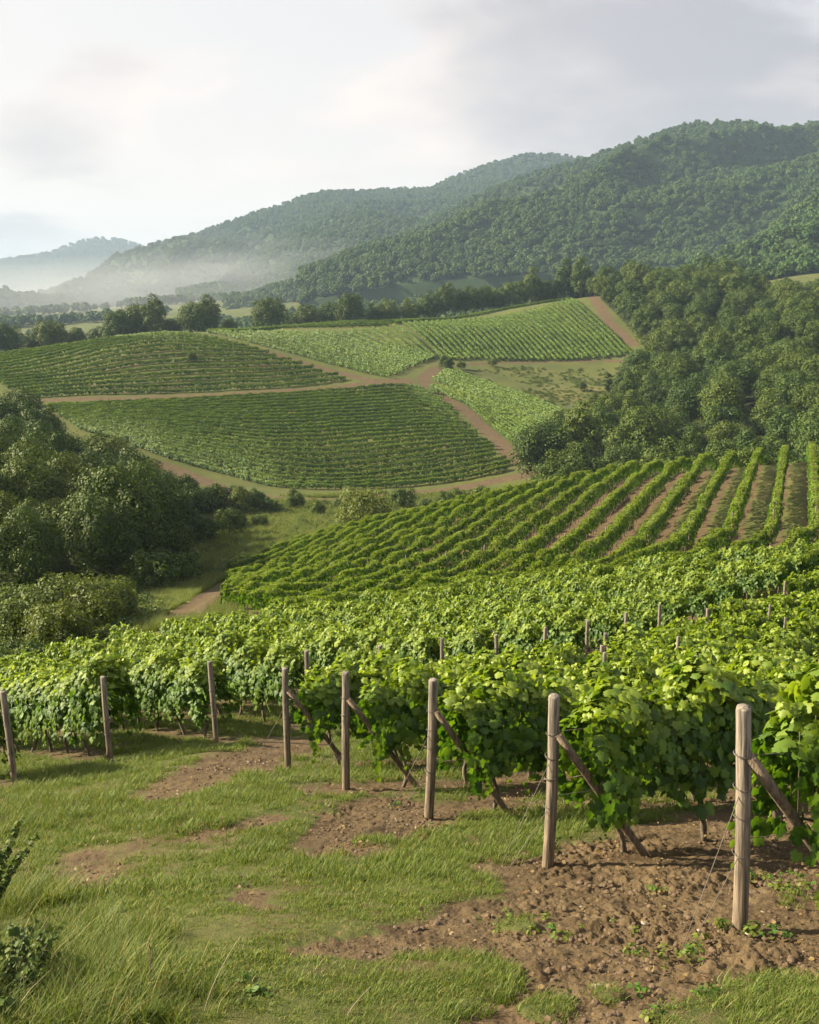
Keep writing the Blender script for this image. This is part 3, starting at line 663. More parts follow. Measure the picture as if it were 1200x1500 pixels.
# thin posts standing in the rows
def thin_post(p, label, group, hs=1.0):
    root = bpy.data.objects.new('row_post', THIN[random.randrange(4)]); COL.objects.link(root)
    root.location = (p[0], p[1], float(H(*p))); root.rotation_euler = (random.uniform(-.04, .04), random.uniform(-.04, .04), random.uniform(0, 3)); root.scale = (1, 1, hs)
    tag(root, label, 'post', group); return root
for i in range(1, 9):
    k = 0; t = 6.2
    while t < 16:
        p = ROWS1[i]+RD*t
        if abs(math.degrees(math.atan2(*p))) < 23: thin_post(p, 'thin grey post above the leaves of the %s row back, %s along' % (ordn(i+1), ordn(k+1)), 'row posts of the near rows', 1.04)
        k += 1; t += 6.5
for i in range(5):                                  # two trellis wires along each near row
    s0 = ROWS1[i]; n = 14; ln = [6, 8, 10, 12, 14][i]
    for q, h in enumerate((0.72, 1.36)):
        tt = np.linspace(0, ln, n); x = s0[0]+RD[0]*tt; y = s0[1]+RD[1]*tt; V, Q, T = tube(np.c_[x, y, H(x, y)+h], 0.003, 4)
        o = mk('trellis_wire', V, [Q, T], M_WIRE); tag(o, '%s trellis wire of the row from the %s' % (('lower', 'upper')[q], pname1(i)), 'wire', 'trellis wires of the near rows')

# ------------------------------------------------------------------ hedge-like vine rows farther off
def row_mesh(P, per_m, size, h=(0.5, 1.6), half=0.32, seed=0, gapn=0.0, shape='oval', zfun=H, capf=.3):
    g = np.random.default_rng(seed); P = resamp(P, step=0.6)
    s = np.r_[0, np.cumsum(np.hypot(*np.diff(P, axis=0).T))]; Ln = s[-1]; n = int(Ln*per_m)
    q = g.uniform(0, Ln, n); x = np.interp(q, s, P[:, 0]); y = np.interp(q, s, P[:, 1])
    T2 = nrm(np.gradient(P, axis=0)); tx = np.interp(q, s, T2[:, 0]); ty = np.interp(q, s, T2[:, 1])
    ph = seed*1.7; vig = vnoise(q/1.1+ph, np.full(n, ph), 7); vig2 = vnoise(q/4.0+ph, np.full(n, ph+9), 8)
    top = h[1]*(0.70+0.40*vig+0.16*vig2); u = g.beta(1.3, 0.9, n); bt = h[0]*(0.6+0.8*vnoise(q/0.8, np.full(n, ph+3.3), 9)); z = bt+(top-bt)*u
    hw = half*(0.55+0.85*vig)*(0.55+0.6*np.sin(np.clip(u*.8+.15, 0, 1)*math.pi)); sg = np.sign(g.uniform(-1, 1, n)); off = sg*hw*(1-0.5*g.random(n)**2)
    cap = g.random(n) < capf; z[cap] = top[cap]-0.08*g.random(cap.sum()); off[cap] = g.uniform(-1, 1, cap.sum())*half*0.8; z[cap] -= 0.8*off[cap]**2/half
    if gapn > 0:
        kp = vnoise(q/1.3+ph, np.full(n, ph+5.5), 17) > gapn; 
        q, x, y, tx, ty, z, off, sg, cap, u = [a[kp] for a in (q, x, y, tx, ty, z, off, sg, cap, u)]; n = len(q)
    nx, ny = -ty, tx; X = x+nx*off; Y = y+ny*off; Z = zfun(X, Y)+z
    sgn = np.where(cap, off/half, sg)
    O = np.c_[nx*sgn, ny*sgn, np.where(cap, 1.7, .35)]+g.normal(0, .26, (n, 3)); T = np.c_[nx*sgn*.4, ny*sgn*.4, np.full(n, -1.)]+g.normal(0, .4, (n, 3))
    S = g.uniform(.7, 1.25, n)*size; V, Fc, k = leaves(np.c_[X, Y, Z], O, T, S, shape)
    young_lit = np.where(cap, .75, np.clip((u-.75)*2, 0, .5))*g.uniform(.5, 1.1, n)  # sunlit row tops painted in: cap and upper leaves take the paler tip colour
    return V, Fc, np.repeat(np.clip(young_lit, 0, 1), k)
def trunks_for(P, sp, seed, rad=0.03):
    g = np.random.default_rng(seed); Q_ = resamp(P, step=sp); parts = []
    for a in Q_:
        a = a+g.normal(0, .04, 2); z = float(H(*a)); t = np.linspace(0, 1, 3)
        parts.append(tube(np.c_[a[0]+g.normal(0, .05)*t, a[1]+g.normal(0, .05)*t, z-.05+0.75*t], rad*(1-.3*t), 4))
    return join(parts)
n3 = len(BL['B3'])
for j, P in enumerate(BL['B3']):
    V, Fc, young_lit = row_mesh(P, 210, 0.155, (0.62, 1.66), 0.31, 400+j)
    root = bpy.data.objects.new('vine_row', None); COL.objects.link(root); root.location = (0, 0, 0)
    c = P[0]; z0 = float(H(*c)); root.location = (c[0], c[1], z0); off = np.array([c[0], c[1], z0])
    tag(root, 'bright green vine row on the near shoulder, %s from its right end' % ordn(n3-j), 'vine row', 'vine rows on the near shoulder')
    mk('foliage', V-off, Fc, M_VROW, root, attrs={'young_and_lit_top': young_lit})
    V, Fc = trunks_for(P, 1.1, 500+j); mk('trunk_line', V-off, Fc, M_BARK, root)['kind'] = 'stuff'
for j in range(-10, 5):                             # posts at the bend
    p = bend0+N3*2.35*j + D3*(-1.2*max(0, -j)**0.75 + 0.8)
    thin_post(p, 'pale post where the shoulder rows bend, %s from the right' % ordn(5-j), 'posts at the bend of the shoulder rows', 1.0)
NM = {'K1': ('lower knoll block', 'bottom'), 'K2': ('upper terrace block of the knoll', 'bottom'), 'K3': ('middle block beside the saddle track', 'track side'),
      'K4': ('upper right block of the knoll', 'left side'), 'K5': ('crest strip of the knoll', 'lower side'), 'K8': ('crest strip above the saddle track', 'lower side'), 'K6': ('narrow strip above the meadow', 'lower side'), 'K7': ('wedge block below the junction', 'track side')}
SPEC = {'K1': (95, .23, .16), 'K2': (60, .28, .10), 'K3': (60, .28, .10), 'K4': (45, .32, .12), 'K5': (40, .34, 0.1), 'K8': (45, .32, .1), 'K6': (60, .27, 0.05), 'K7': (75, .26, 0.08)}
for k, rows in BL.items():
    if k == 'B3': continue
    pm, sz, gp = SPEC[k]
    for j, P in enumerate(rows):
        g = np.random.default_rng(hash(k) % 999 if False else (ord(k[1])*50+j)); a = g.integers(0, 2); b = g.integers(0, 2); P = P[a:len(P)-b]
        V, Fc, young_lit = row_mesh(P, pm, sz, (0.20, 1.12), 0.42, 600+j+ord(k[1])*40, gapn=gp*.55, shape='quad', capf=.5)
        o = mk('vine_row', V, Fc, M_VFAR, attrs={'young_and_lit_top': young_lit}); tag(o, 'green vine row in the %s, %s from the %s' % (NM[k][0], ordn(j+1), NM[k][1]), 'vine row', 'vine rows of the ' + NM[k][0])
print('rows done')

# ------------------------------------------------------------------ trees
def crown(seed, h=11.0, rad=5.0, n=6500, leaf=0.30, clumps=46, base=0.22, squash=1.0, shape='oval'):
    g = np.random.default_rng(seed); C = []; 
    z0 = h*base; zc = (h+z0)/2; hz = (h-z0)/2
    for k in range(clumps):
        f = (k+.5)/clumps; ct = 1-1.75*f; th = k*2.399+g.normal(0, .3); st = math.sqrt(max(0, 1-ct*ct))
        rr = g.uniform(.58, .86)*(1+0.18*math.sin(th*2+seed)); C.append([rad*rr*st*math.cos(th), rad*rr*st*math.sin(th), zc+hz*rr*ct*squash, g.uniform(.27, .46)*rad])
    for k in range(clumps//5): C.append([*g.normal(0, rad*.25, 2), zc+g.normal(0, hz*.3), rad*.42])
    C = np.array(C); wgt = C[:, 3]**2; idx = g.choice(len(C), n, p=wgt/wgt.sum())
    D = nrm(g.normal(0, 1, (n, 3))); D[:, 2] = np.where((D[:, 2] < -0.2) & (g.random(n) < .75), -D[:, 2], D[:, 2])
    rj = 1+0.10*g.normal(0, 1, n)+0.14*np.sin(D[:, 0]*9+idx)*np.sin(D[:, 2]*8+idx*2)
    rj *= np.where(g.random(n) < .12, g.uniform(.6, .95, n), 1)
    Pn = C[idx, :3]+D*(C[idx, 3]*rj)[:, None]
    O = D+g.normal(0, .20, (n, 3)); T = g.normal(0, 1, (n, 3)); T[:, 2] -= .6
    S = g.uniform(.6, 1.3, n)*leaf
    V, Fc, k = leaves(Pn, O, T, S, shape)
    return V, Fc, C
def trunk(seed, C, h, r0):
    g = np.random.default_rng(seed); t = np.linspace(0, 1, 7)
    P = np.c_[0.25*np.sin(t*2.2+seed), 0.2*np.sin(t*2.7+seed*2), -0.5+h*0.72*t]; parts = [tube(P, r0*(1.25-1.0*t**0.7)+0.03, 7)]
    for k in g.choice(len(C), min(9, len(C)), replace=False):
        q = np.linspace(0, 1, 5)[:, None]; a = P[g.integers(2, 5)]; b = C[k, :3]; m = a*(1-q)+b*q; m[:, 2] += 0.5*np.sin(q[:, 0]*3.14)
        parts.append(tube(m, r0*(0.45-0.36*q[:, 0]), 5))
    return join(parts)
def tree_kind(seeds, mat, **kw):
    res = []
    for s in seeds:
        V, Fc, C = crown(s, **kw); cm = mk('crown', V, Fc, mat, link=False)
        V, Fc = trunk(s, C, kw.get('h', 11.0), kw.get('r0', 0.28) if 'r0' in kw else 0.022*kw.get('h', 11)); tm = mk('trunk', V, Fc, M_TRUNK, smooth_=True, link=False)
        res.append((cm, tm))
    return res
NEARK = tree_kind([71, 72, 73, 74], M_TREE, h=10.5, rad=4.6, n=17000, leaf=0.225, clumps=26, base=0.03)
BIG = tree_kind([1, 2, 3, 4, 5], M_TREE, h=12.5, rad=5.6, n=10500, leaf=0.34, clumps=34, base=0.04)
MED = tree_kind([11, 12, 13, 14], M_TREE, h=10.5, rad=4.2, n=6200, leaf=0.34, clumps=26, base=0.04)
TALL = tree_kind([21, 22, 23], M_TREE, h=14.5, rad=3.6, n=6200, leaf=0.34, clumps=30, base=0.06)
SLIM = tree_kind([31], M_TREE, h=9, rad=1.2, n=1500, leaf=0.28, clumps=24, base=0.05)
SHR = tree_kind([41, 42, 43, 44], M_SHRUB, h=3.2, rad=2.3, n=5600, leaf=0.15, clumps=20, base=0.0)
DSH = tree_kind([61, 62, 63], M_TREE, h=4.2, rad=2.6, n=4200, leaf=0.22, clumps=18, base=0.0)
BRI = tree_kind([51], M_BUSHL, h=4.6, rad=2.9, n=4200, leaf=0.2, clumps=34, base=0.02)
def put_tree(kind, p, s, name, label, cat, group=None, sink=0.0, zs=1.0):
    z = float(H(*p))-sink; root = bpy.data.objects.new(name, None); COL.objects.link(root); root.location = (p[0], p[1], z); root.rotation_euler = (0, 0, random.uniform(0, 6.28)); root.scale = (s, s, s*zs)
    cm, tm = random.choice(kind); addo('crown', cm, root); addo('trunk', tm, root); tag(root, label, cat, group); return root
def poisson(poly, dmin, azr, seed, tries=6000, rfac=0.0):
    g = np.random.default_rng(seed); lo = poly.min(0); hi = poly.max(0); P = []
    for _ in range(tries):
        p = g.uniform(lo, hi); a = math.degrees(math.atan2(*p))
        if a < azr[0] or a > azr[1]: continue
        if not inside(np.array([p[0]]), np.array([p[1]]), poly)[0]: continue
        if all((q[0]-p[0])**2+(q[1]-p[1])**2 > dmin**2 for q in P): P.append(p)
    return P
def ranked(P, band):
    P = sorted(P, key=lambda p: np.hypot(*p)); out = []; k = 0
    while k*band < len(P):
        for m, p in enumerate(sorted(P[k*band:(k+1)*band], key=lambda p: math.atan2(*p))): out.append((k+1, m+1, p))
        k += 1
    return out
tone = lambda: random.choice(['dark green', 'rounded green', 'dense leafy', 'full-crowned'])
for rk, m, p in ranked(poisson(RW, 8.1, (6.2, 23.5), 3), 14):
    r = np.hypot(*p); kind = MED if r < 175 else random.choice((BIG, BIG, MED, TALL))
    sc = random.uniform(.72, 1.08)*(0.86 if r < 180 else 1.0)
    if r < 150: sc *= 0.8
    put_tree(kind, p, sc, 'broadleaf_tree', '%s tree in the right slope wood, %s rank back, %s from left' % (tone(), ordn(rk), ordn(m)), 'tree', 'trees of the wood on the right slope')
for rk, m, p in ranked(poisson(LW, 5.9, (-25, -12.5), 5), 8):
    r = np.hypot(*p); kind = NEARK if r < 150 else random.choice((BIG, MED))
    sc = random.uniform(.62, .98)*(1.0 if r < 150 else .9)
    put_tree(kind, p, sc, 'broadleaf_tree', '%s tree in the left wood, %s rank back, %s from left' % (tone(), ordn(rk), ordn(m)), 'tree', 'trees of the wood on the left')
# tree line behind the knoll: (column, distance, scale, kind)
TL = [(-20, 425, .95, BIG), (18, 430, .9, BIG), (60, 436, .85, MED), (80, 428, .95, BIG), (118, 432, .85, MED), (150, 440, .9, MED), (180, 430, 1.0, BIG), (212, 436, 1.15, BIG), (232, 428, 1.1, TALL), (258, 440, .9, MED),
      (290, 432, 1.0, BIG), (312, 436, 1.05, TALL), (340, 440, .7, MED), (398, 436, 1.0, BIG), (430, 450, .7, MED), (452, 452, .85, BIG), (486, 455, .85, BIG), (515, 448, 1.0, BIG), (548, 456, .8, MED), (568, 460, .8, BIG), (600, 462, .85, MED),
      (628, 466, .9, BIG), (652, 470, 1.0, TALL), (680, 474, .9, BIG), (706, 478, .85, BIG), (730, 482, .95, MED), (752, 486, .95, BIG), (775, 494, 1.15, TALL), (796, 500, .95, BIG), (822, 498, 1.25, TALL), (846, 494, 1.2, TALL)]
for k, (px, r, s, kd) in enumerate(TL):
    p = pr(px, r); put_tree(kd, p, s*1.22, 'broadleaf_tree', 'green tree behind the knoll crest, %s from the left along the skyline' % ordn(k+1), 'tree', 'trees behind the knoll crest')
# shrubs
SHP = [  # px, py(base), size, kind, label
 (30, 945, 1.1, SHR, 'pale green shrub behind the vines at the far left'), (85, 938, 1.15, SHR, 'broad pale shrub below the dark wood'), (140, 925, 1.0, SHR, 'shrub with upright shoots in front of the dark trees'),
 (160, 912, .6, SHR, 'rounded dark shrub beside the dry grass patch'), (60, 975, .85, SHR, 'low shrub just over the left vine tops'), (120, 950, .85, SHR, 'low rounded shrub between vines and taller shrubs'), (5, 930, 1.1, SHR, 'leafy shrub at the picture edge below the wood')]
for px, py, s, kd, lb in SHP:
    p = pr(px, 58+(960-py)*0.14); put_tree(kd, p, s*.86, 'shrub', lb, 'shrub', 'pale shrubs at the left below the wood')
for px, r, s, kd, lb in [(215, 84, .75, DSH, 'rounded vine-covered bush beside the dry grass bank'), (180, 86, .7, DSH, 'dome of climbing leaves below the dark wood'), (256, 90, .62, DSH, 'upright dark bush at the top of the dry bank'), (238, 92, .5, DSH, 'small dark bush behind the upright bush'),
      (290, 96, .45, SHR, 'low pale bush at the end of the shoulder rows'), (533, 131, 1.2, BRI, 'bright yellow-green bush standing alone behind the shoulder rows'),
      (262, 168, 1.2, DSH, 'dark conical bush above the green hollow'), (278, 160, 1.1, DSH, 'dark bush in front of the foot track'), (300, 162, 1.0, DSH, 'dense dark bush on the hollow edge'), (322, 165, .95, DSH, 'leafy dark bush along the foot track bank'),
      (345, 162, .9, DSH, 'dark bush with ivy below the foot track'), (368, 166, .85, DSH, 'rounded dark bush at the end of the thicket'), (392, 163, .6, DSH, 'small bush right of the thicket'), (660, 158, .8, DSH, 'dark ivy-clad bush behind the shoulder crest'), (690, 160, .7, DSH, 'low dark bush behind the shoulder crest'),
      (716, 158, .85, DSH, 'rounded dark bush near the foot track corner'), (745, 162, .7, DSH, 'low bush between the foot track and the wood'), (625, 160, .5, DSH, 'small ivy mound behind the shoulder rows'),
      (430, 168, .7, DSH, 'round bush below the foot track, right of the ivy thicket'), (462, 158, .5, DSH, 'small dark bush alone on the green hollow slope'), (495, 166, .6, SHR, 'pale low bush under the foot track bend'), (330, 132, .8, DSH, 'dark bush low in the green hollow near the wood'),
      (375, 140, .55, SHR, 'small pale bush midway down the green hollow'), (285, 126, .9, DSH, 'wide dark bush where the wood meets the hollow'), (250, 112, .8, DSH, 'dark bush at the foot of the wood edge'), (590, 168, .8, DSH, 'dark rounded bush between the bright bush and the ivy mound'),
      (285, 305, .55, DSH, 'small dark bush on the terrace track verge'), (655, 318, .9, DSH, 'dark bush beside the track junction'), (720, 335, .7, SHR, 'bush on the lower side of the upper track'), (675, 322, .6, DSH, 'low bush on the verge of the upper track'),
      (850, 310, .8, SHR, 'bush in the rough meadow'), (905, 300, .9, DSH, 'dark bush at the meadow edge'), (918, 292, 1.2, DSH, 'large dark bush at the meadow edge'), (870, 292, .7, DSH, 'small bush low in the meadow')]:
    put_tree(kd, pr(px, r), s, 'shrub', lb, 'shrub', None)
put_tree(SLIM, pr(890, 300), 1.0, 'slim_cypress', 'slim dark column-shaped tree standing alone in the meadow', 'tree')
# low undergrowth in the hollow and on banks
def cover_mesh(seed, mat, n=260, rad=0.9, h=0.5, leaf=0.13):
    g = np.random.default_rng(seed); a = g.uniform(0, 6.28, n); rr = rad*np.sqrt(g.random(n)); z = h*(1-(rr/rad)**2)*g.uniform(.5, 1.1, n)
    C = np.c_[rr*np.cos(a), rr*np.sin(a), z]; O = np.c_[rr*np.cos(a)*.7, rr*np.sin(a)*.7, np.full(n, .9)]+g.normal(0, .4, (n, 3)); T = g.normal(0, 1, (n, 3))
    V, Fc, k = leaves(C, O, T, g.uniform(.6, 1.4, n)*leaf, 'oval'); return mk('ground_cover', V, Fc, mat, link=False)
CV = [cover_mesh(s, M_SHRUB) for s in (1, 2, 3)]+[cover_mesh(4, M_TREE, h=.8)]
pts = []
def fill(poly, d, seed, smin, smax, n):
    g = np.random.default_rng(seed); lo = poly.min(0); hi = poly.max(0); p = g.uniform(lo, hi, (n, 2)); p = p[inside(p[:, 0], p[:, 1], poly)]
    p = p[fbm(p[:, 0]/d, p[:, 1]/d, 3, seed) > -0.12]
    tm = track_mask(p[:, 0], p[:, 1]) < 0.1; p = p[tm]
    z = H(p[:, 0], p[:, 1]); return np.c_[p, z-0.05, g.uniform(0, 6.28, len(p)), g.uniform(smin, smax, len(p)), g.integers(0, 4, len(p))]
pts.append(fill(hol2, 7, 5, .5, 1.3, 5200))
mead = ats([(660, 545), (760, 538), (965, 533), (985, 560), (930, 620), (850, 640), (760, 600)], 190)
pts.append(fill(mead, 6, 6, .35, .9, 3600))
woodp = [fill(W, 30, 8, 1.2, 2.4, n) for W, n in ((RW, 5200), (LW, 3000))]
pts.append(np.vstack(woodp))
bank = np.array([pr(-60, 50), pr(150, 55), pr(210, 62), pr(240, 80), pr(150, 84), pr(-60, 84)]); pts.append(fill(bank, 5, 9, .6, 1.3, 1500))
scatter('undergrowth', CV, np.vstack(pts), 'low tangled undergrowth in the hollow, on banks and under the trees')
print('trees done', len(bpy.data.objects))

# ------------------------------------------------------------------ far hills and their forest
FT = []
for s in range(5):
    V, Fc, C = crown(700+s, h=9, rad=4.3, n=520, leaf=0.85, clumps=11, base=0.1, shape='quad'); FT.append(mk('far_crown', V, Fc, M_FOREST, link=False))
fpts = []
def hill(name, crest, rc, foot, rf, spurs, seed, trees, dens=7.0, pw=1.15, kind='structure'):
    px = np.linspace(crest[0][0], crest[-1][0], 260); yc = pchip([c[0] for c in crest], [c[1] for c in crest], px)
    rcv = np.interp(px, [c[0] for c in crest], rc) if not np.isscalar(rc) else np.full(260, rc)
    rfv = np.interp(px, [c[0] for c in crest], rf) if not np.isscalar(rf) else np.full(260, rf)
    d = np.stack([(px-600)/F, CP-(yc-750)/F*SP, -(SP+(yc-750)/F*CP)], -1); hh = np.hypot(d[:, 0], d[:, 1]); zc = d[:, 2]/hh*rcv
    zc = zc-(9 if trees else 0)
    az = np.arctan2(d[:, 0], d[:, 1]); zf = np.full(260, foot) if np.isscalar(foot) else np.interp(px, [c[0] for c in crest], foot)
    t = np.r_[-0.012, np.linspace(0, 1, 120), np.linspace(1.02, 1.8, 20)]
    A, T = np.meshgrid(az, t, indexing='ij'); RC = rcv[:, None]; RF = rfv[:, None]; rr = RF+(RC-RF)*T
    S = np.where(T <= 1, np.clip(T, 0, 1)**pw, 1-(T-1)*0.9)
    Z = zf[:, None]+(zc-zf)[:, None]*S
    Z = np.where(T < 0, Z-70, Z)
    x = np.sin(A)*rr; y = np.cos(A)*rr
    amp, fr, sk = spurs; U = (A-az[0])*RC
    rid = 1-np.abs(2*vnoise(U/fr+sk*T*3+0.35*fbm(U/fr*2, T*4, 2, seed+1), T*1.3, seed)-1)
    Z = Z+(rid-0.5)*amp*np.sin(np.pi*np.clip(T, 0, 1))*(1-.45*T)*1.25 + 0.12*amp*fbm(x/60, y/60, 4, seed+3)*np.clip(T*4, 0, 1)*np.clip((1-T)*6, 0.15, 1)
    n, m = A.shape; idx = np.arange(n*m).reshape(n, m)
    Q = np.stack([idx[:-1, :-1], idx[1:, :-1], idx[1:, 1:], idx[:-1, 1:]], -1).reshape(-1, 4)
    o = mk(name, np.c_[x.ravel(), y.ravel(), Z.ravel()], Q, M_HILL, smooth_=True); tag(o, kind=kind)
    if trees:
        g = np.random.default_rng(seed); area = (az[-1]-az[0])*rcv.mean()*math.hypot((rcv-rfv).mean(), (zc-zf).mean())
        k = int(area/dens**2); u = g.uniform(0, n-1.01, k); v = g.uniform(1, 123, k); i = u.astype(int); j = v.astype(int); a = u-i; b = v-j
        f = lambda G: (G[i, j]*(1-a)+G[i+1, j]*a)*(1-b)+(G[i, j+1]*(1-a)+G[i+1, j+1]*a)*b
        fpts.append(np.c_[f(x), f(y), f(Z)-1.0, g.uniform(0, 6.28, k), g.uniform(.62, 1.15, k)*trees, g.integers(0, 5, k)])
hill('far_mountain', [(-300, 400), (-100, 392), (0, 380), (60, 371), (150, 348), (200, 357), (260, 385), (340, 430), (420, 450)], 5600, -60, 4300, (60, 500, .3), 11, 2.0, 17)
hill('long_ridge', [(-90, 485), (60, 455), (120, 415), (210, 364), (300, 333), (400, 300), (480, 277), (560, 275), (620, 272), (680, 250), (740, 230), (780, 222), (850, 228), (950, 240), (1100, 260)], 2700, [-60, -50, -40, -30, -20, -10, 0, 0, 20, 30, 40, 40, 40, 40, 40], 1750, (130, 330, .5), 12, 1.1, 9.2)
hill('middle_spur', [(260, 430), (330, 392), (400, 350), (450, 322), (500, 300), (545, 290), (600, 291), (660, 300), (760, 330)], 2150, [-30, -20, -10, 0, 5, 10, 20, 30, 30], 1500, (90, 220, .4), 13, 1.0, 8)
hill('wooded_mountain', [(440, 430), (500, 398), (560, 358), (620, 322), (700, 282), (780, 248), (860, 224), (920, 204), (980, 184), (1040, 172), (1100, 173), (1150, 180), (1200, 176), (1300, 190), (1500, 230)], 1640, [-10, 0, 5, 10, 14, 18, 20, 24, 26, 28, 30, 30, 30, 30, 30], 1000, (120, 280, -.9), 14, .92, 7.0)
hill('right_spur', [(1010, 425), (1050, 388), (1100, 352), (1150, 308), (1200, 280), (1260, 262), (1400, 250)], 980, [10, 12, 14, 16, 18, 20, 20], 700, (30, 90, .5), 15, 1.0, 7.2)
hill('foothill', [(330, 445), (400, 415), (460, 398), (540, 388), (600, 376), (700, 374), (800, 392), (860, 405), (960, 410), (1100, 425)], 1330, [-20, -14, -8, 0, 4, 8, 10, 12, 14, 14], 1120, (16, 120, .3), 16, 1.05, 8)
# distant trees along valley fields
g = np.random.default_rng(77)
def strip(px0, px1, r0, r1, n, s0, s1):
    px = g.uniform(px0, px1, n); r = g.uniform(r0, r1, n); a = np.arctan((px-600)/1500); x = np.sin(a)*r; y = np.cos(a)*r
    fpts.append(np.c_[x, y, H(x, y)-.5, g.uniform(0, 6.28, n), g.uniform(s0, s1, n), g.integers(0, 5, n)])
strip(-40, 330, 1330, 1420, 130, .8, 1.5); strip(300, 760, 720, 900, 420, .7, 1.2); strip(420, 700, 960, 1010, 90, .7, 1.1); strip(-60, 300, 620, 760, 220, .6, 1.0); strip(330, 560, 1150, 1260, 240, .7, 1.2)
strip(700, 1250, 640, 900, 900, .8, 1.2); strip(560, 900, 1040, 1150, 360, .8, 1.2); strip(-60, 340, 880, 960, 90, .7, 1.1); strip(-60, 260, 1080, 1130, 110, .7, 1.2); strip(690, 1020, 850, 1300, 900, .8, 1.2); strip(300, 690, 830, 930, 420, .7, 1.1); strip(1040, 1260, 640, 760, 260, .7, 1.1)
scatter('distant_forest', FT, np.vstack(fpts), 'far-off dense green forest covering the mountain slopes and valley')
print('forest', sum(len(f) for f in fpts))

# ------------------------------------------------------------------ grass, weeds, clods
def tuft(seed, nb, hgt, spread, wdt=0.0035, lean=0.5, dryf=0.07):
    g = np.random.default_rng(seed); V = []; Q = []; Y = []; o = 0
    for k in range(nb):
        a = g.uniform(0, 6.28); b = g.uniform(0, 6.28); r = spread*math.sqrt(g.random()); h = hgt*g.uniform(.45, 1.1); l = h*lean*g.uniform(.2, 1.3); wd = wdt*g.uniform(.7, 1.3)
        base = np.array([r*math.cos(a), r*math.sin(a), -.01]); d = np.array([math.cos(b), math.sin(b), 0]); sdir = np.array([-d[1], d[0], 0])*wd; dr = 1.0 if g.random() < dryf else 0.0
        for t in (0, .4, .75, 1):
            c = base+d*l*t*t+np.array([0, 0, h*(t-0.25*t*t*lean)]); ww = sdir*(1-t*.92); V += [c-ww, c+ww]; Y += [dr*(.6+.4*t)+0.15*t]*2
        Q += [[o, o+1, o+3, o+2], [o+2, o+3, o+5, o+4], [o+4, o+5, o+7, o+6]]; o += 8
    return mk('tuft', np.array(V), np.array(Q), M_GRASS, attrs={'young_and_lit_top': np.clip(np.array(Y), 0, 1)}, link=False)
SHORT = [tuft(s, 44, .042, .085, .003, lean=.9) for s in range(4)]
MIDG = [tuft(10+s, 44, .105, .08, lean=.8) for s in range(3)]
LONG = [tuft(20+s, 42, .34, .10, .0042, .75, .13) for s in range(3)]
def gsoil(x, y): return soil_mask(x, y)
def grasspts(r0, r1, dens, seed, idxs, smul, az=(-25, 25), lush=None):
    g = np.random.default_rng(seed); n = int(dens*(r1*r1-r0*r0)/2*R(az[1]-az[0])); a = np.radians(g.uniform(*az, n)); r = np.sqrt(g.uniform(r0*r0, r1*r1, n)); x = np.sin(a)*r; y = np.cos(a)*r
    s = gsoil(x, y); pat = fbm(x/0.7, y/0.7, 3, 123)
    k = (s+0.25*g.random(n) < 0.42) & (pat+g.random(n)*0.6 > -0.06); x, y = x[k], y[k]; pat = pat[k]; n = len(x)
    return np.c_[x, y, H(x, y)+0.02, g.uniform(0, 6.28, n), g.uniform(.6, 1.25, n)*smul*(1+0.5*np.clip(pat, -.5, .8)), g.choice(idxs, n)]
G = [grasspts(4.2, 8, 420, 1, [0, 1, 2, 3], 1.0), grasspts(8, 13, 230, 2, [0, 1, 2, 3, 4], 1.15), grasspts(13, 24, 85, 3, [0, 1, 4, 5], 1.35), grasspts(24, 34, 14, 4, [4, 5, 6], 1.5)]
def blob(px, py, rad, n, idxs, s0, s1, seed):
    g = np.random.default_rng(seed); c = at(px, py); a = g.uniform(0, 6.28, n); rr = rad*np.sqrt(g.random(n)); x = c[0]+rr*np.cos(a); y = c[1]+rr*np.sin(a)
    return np.c_[x, y, H(x, y)+.01, g.uniform(0, 6.28, n), g.uniform(s0, s1, n), g.choice(idxs, n)]
L4 = [4, 5, 6]; L7 = [7, 8, 9]
for q, a in enumerate([(640, 1440, .50, 170, L4, .5, .95), (700, 1425, .25, 40, L4, .5, .9), (560, 1470, .4, 80, L4, .5, .9), (1160, 1485, .45, 160, L4, .7, 1.2), (800, 1478, .12, 16, L4, .5, .8), (885, 1462, .08, 10, L4, .4, .7), (550, 1230, .18, 26, L4, .5, .9),
      (405, 1222, .3, 40, L4, .4, .7), (230, 1100, 1.1, 260, L4, .7, 1.3), (130, 1130, 1.1, 200, L4, .7, 1.2), (60, 1200, 1.4, 220, L4+L7, .6, .9), (500, 1135, 1.0, 190, L4, .7, 1.2), (700, 1235, .8, 220, L4, .6, 1.1), (860, 1195, .8, 190, L4, .6, 1.2), (960, 1160, .9, 190, L4, .7, 1.2), (620, 1290, .7, 180, L4, .5, .9),
      (760, 1205, .7, 160, L4, .6, 1.1), (60, 1420, .6, 120, L7, .7, 1.1), (150, 1400, .5, 90, L7, .5, .9), (30, 1330, .5, 80, L7, .6, 1.1), (120, 1490, .6, 120, L7, .6, 1.1), (240, 1480, .4, 50, L7, .4, .7), (60, 1500, .5, 90, L7, .6, 1.2), (1190, 1330, .3, 20, L4, .4, .8), (340, 1060, 1.5, 200, L4, .8, 1.4)]):
    G.append(blob(*a, 900+q))
gg = np.random.default_rng(31)
def tall(P, n, s0, s1, idx):
    lo = P.min(0); hi = P.max(0); q = gg.uniform(lo, hi, (n, 2)); q = q[inside(q[:, 0], q[:, 1], P)]; q = q[track_mask(q[:, 0], q[:, 1]) < .3]
    return np.c_[q, H(q[:, 0], q[:, 1]), gg.uniform(0, 6.28, len(q)), gg.uniform(s0, s1, len(q)), gg.choice(idx, len(q))]
bankg = np.array([pr(170, 56), pr(345, 56), pr(350, 100), pr(280, 104), pr(200, 92)])
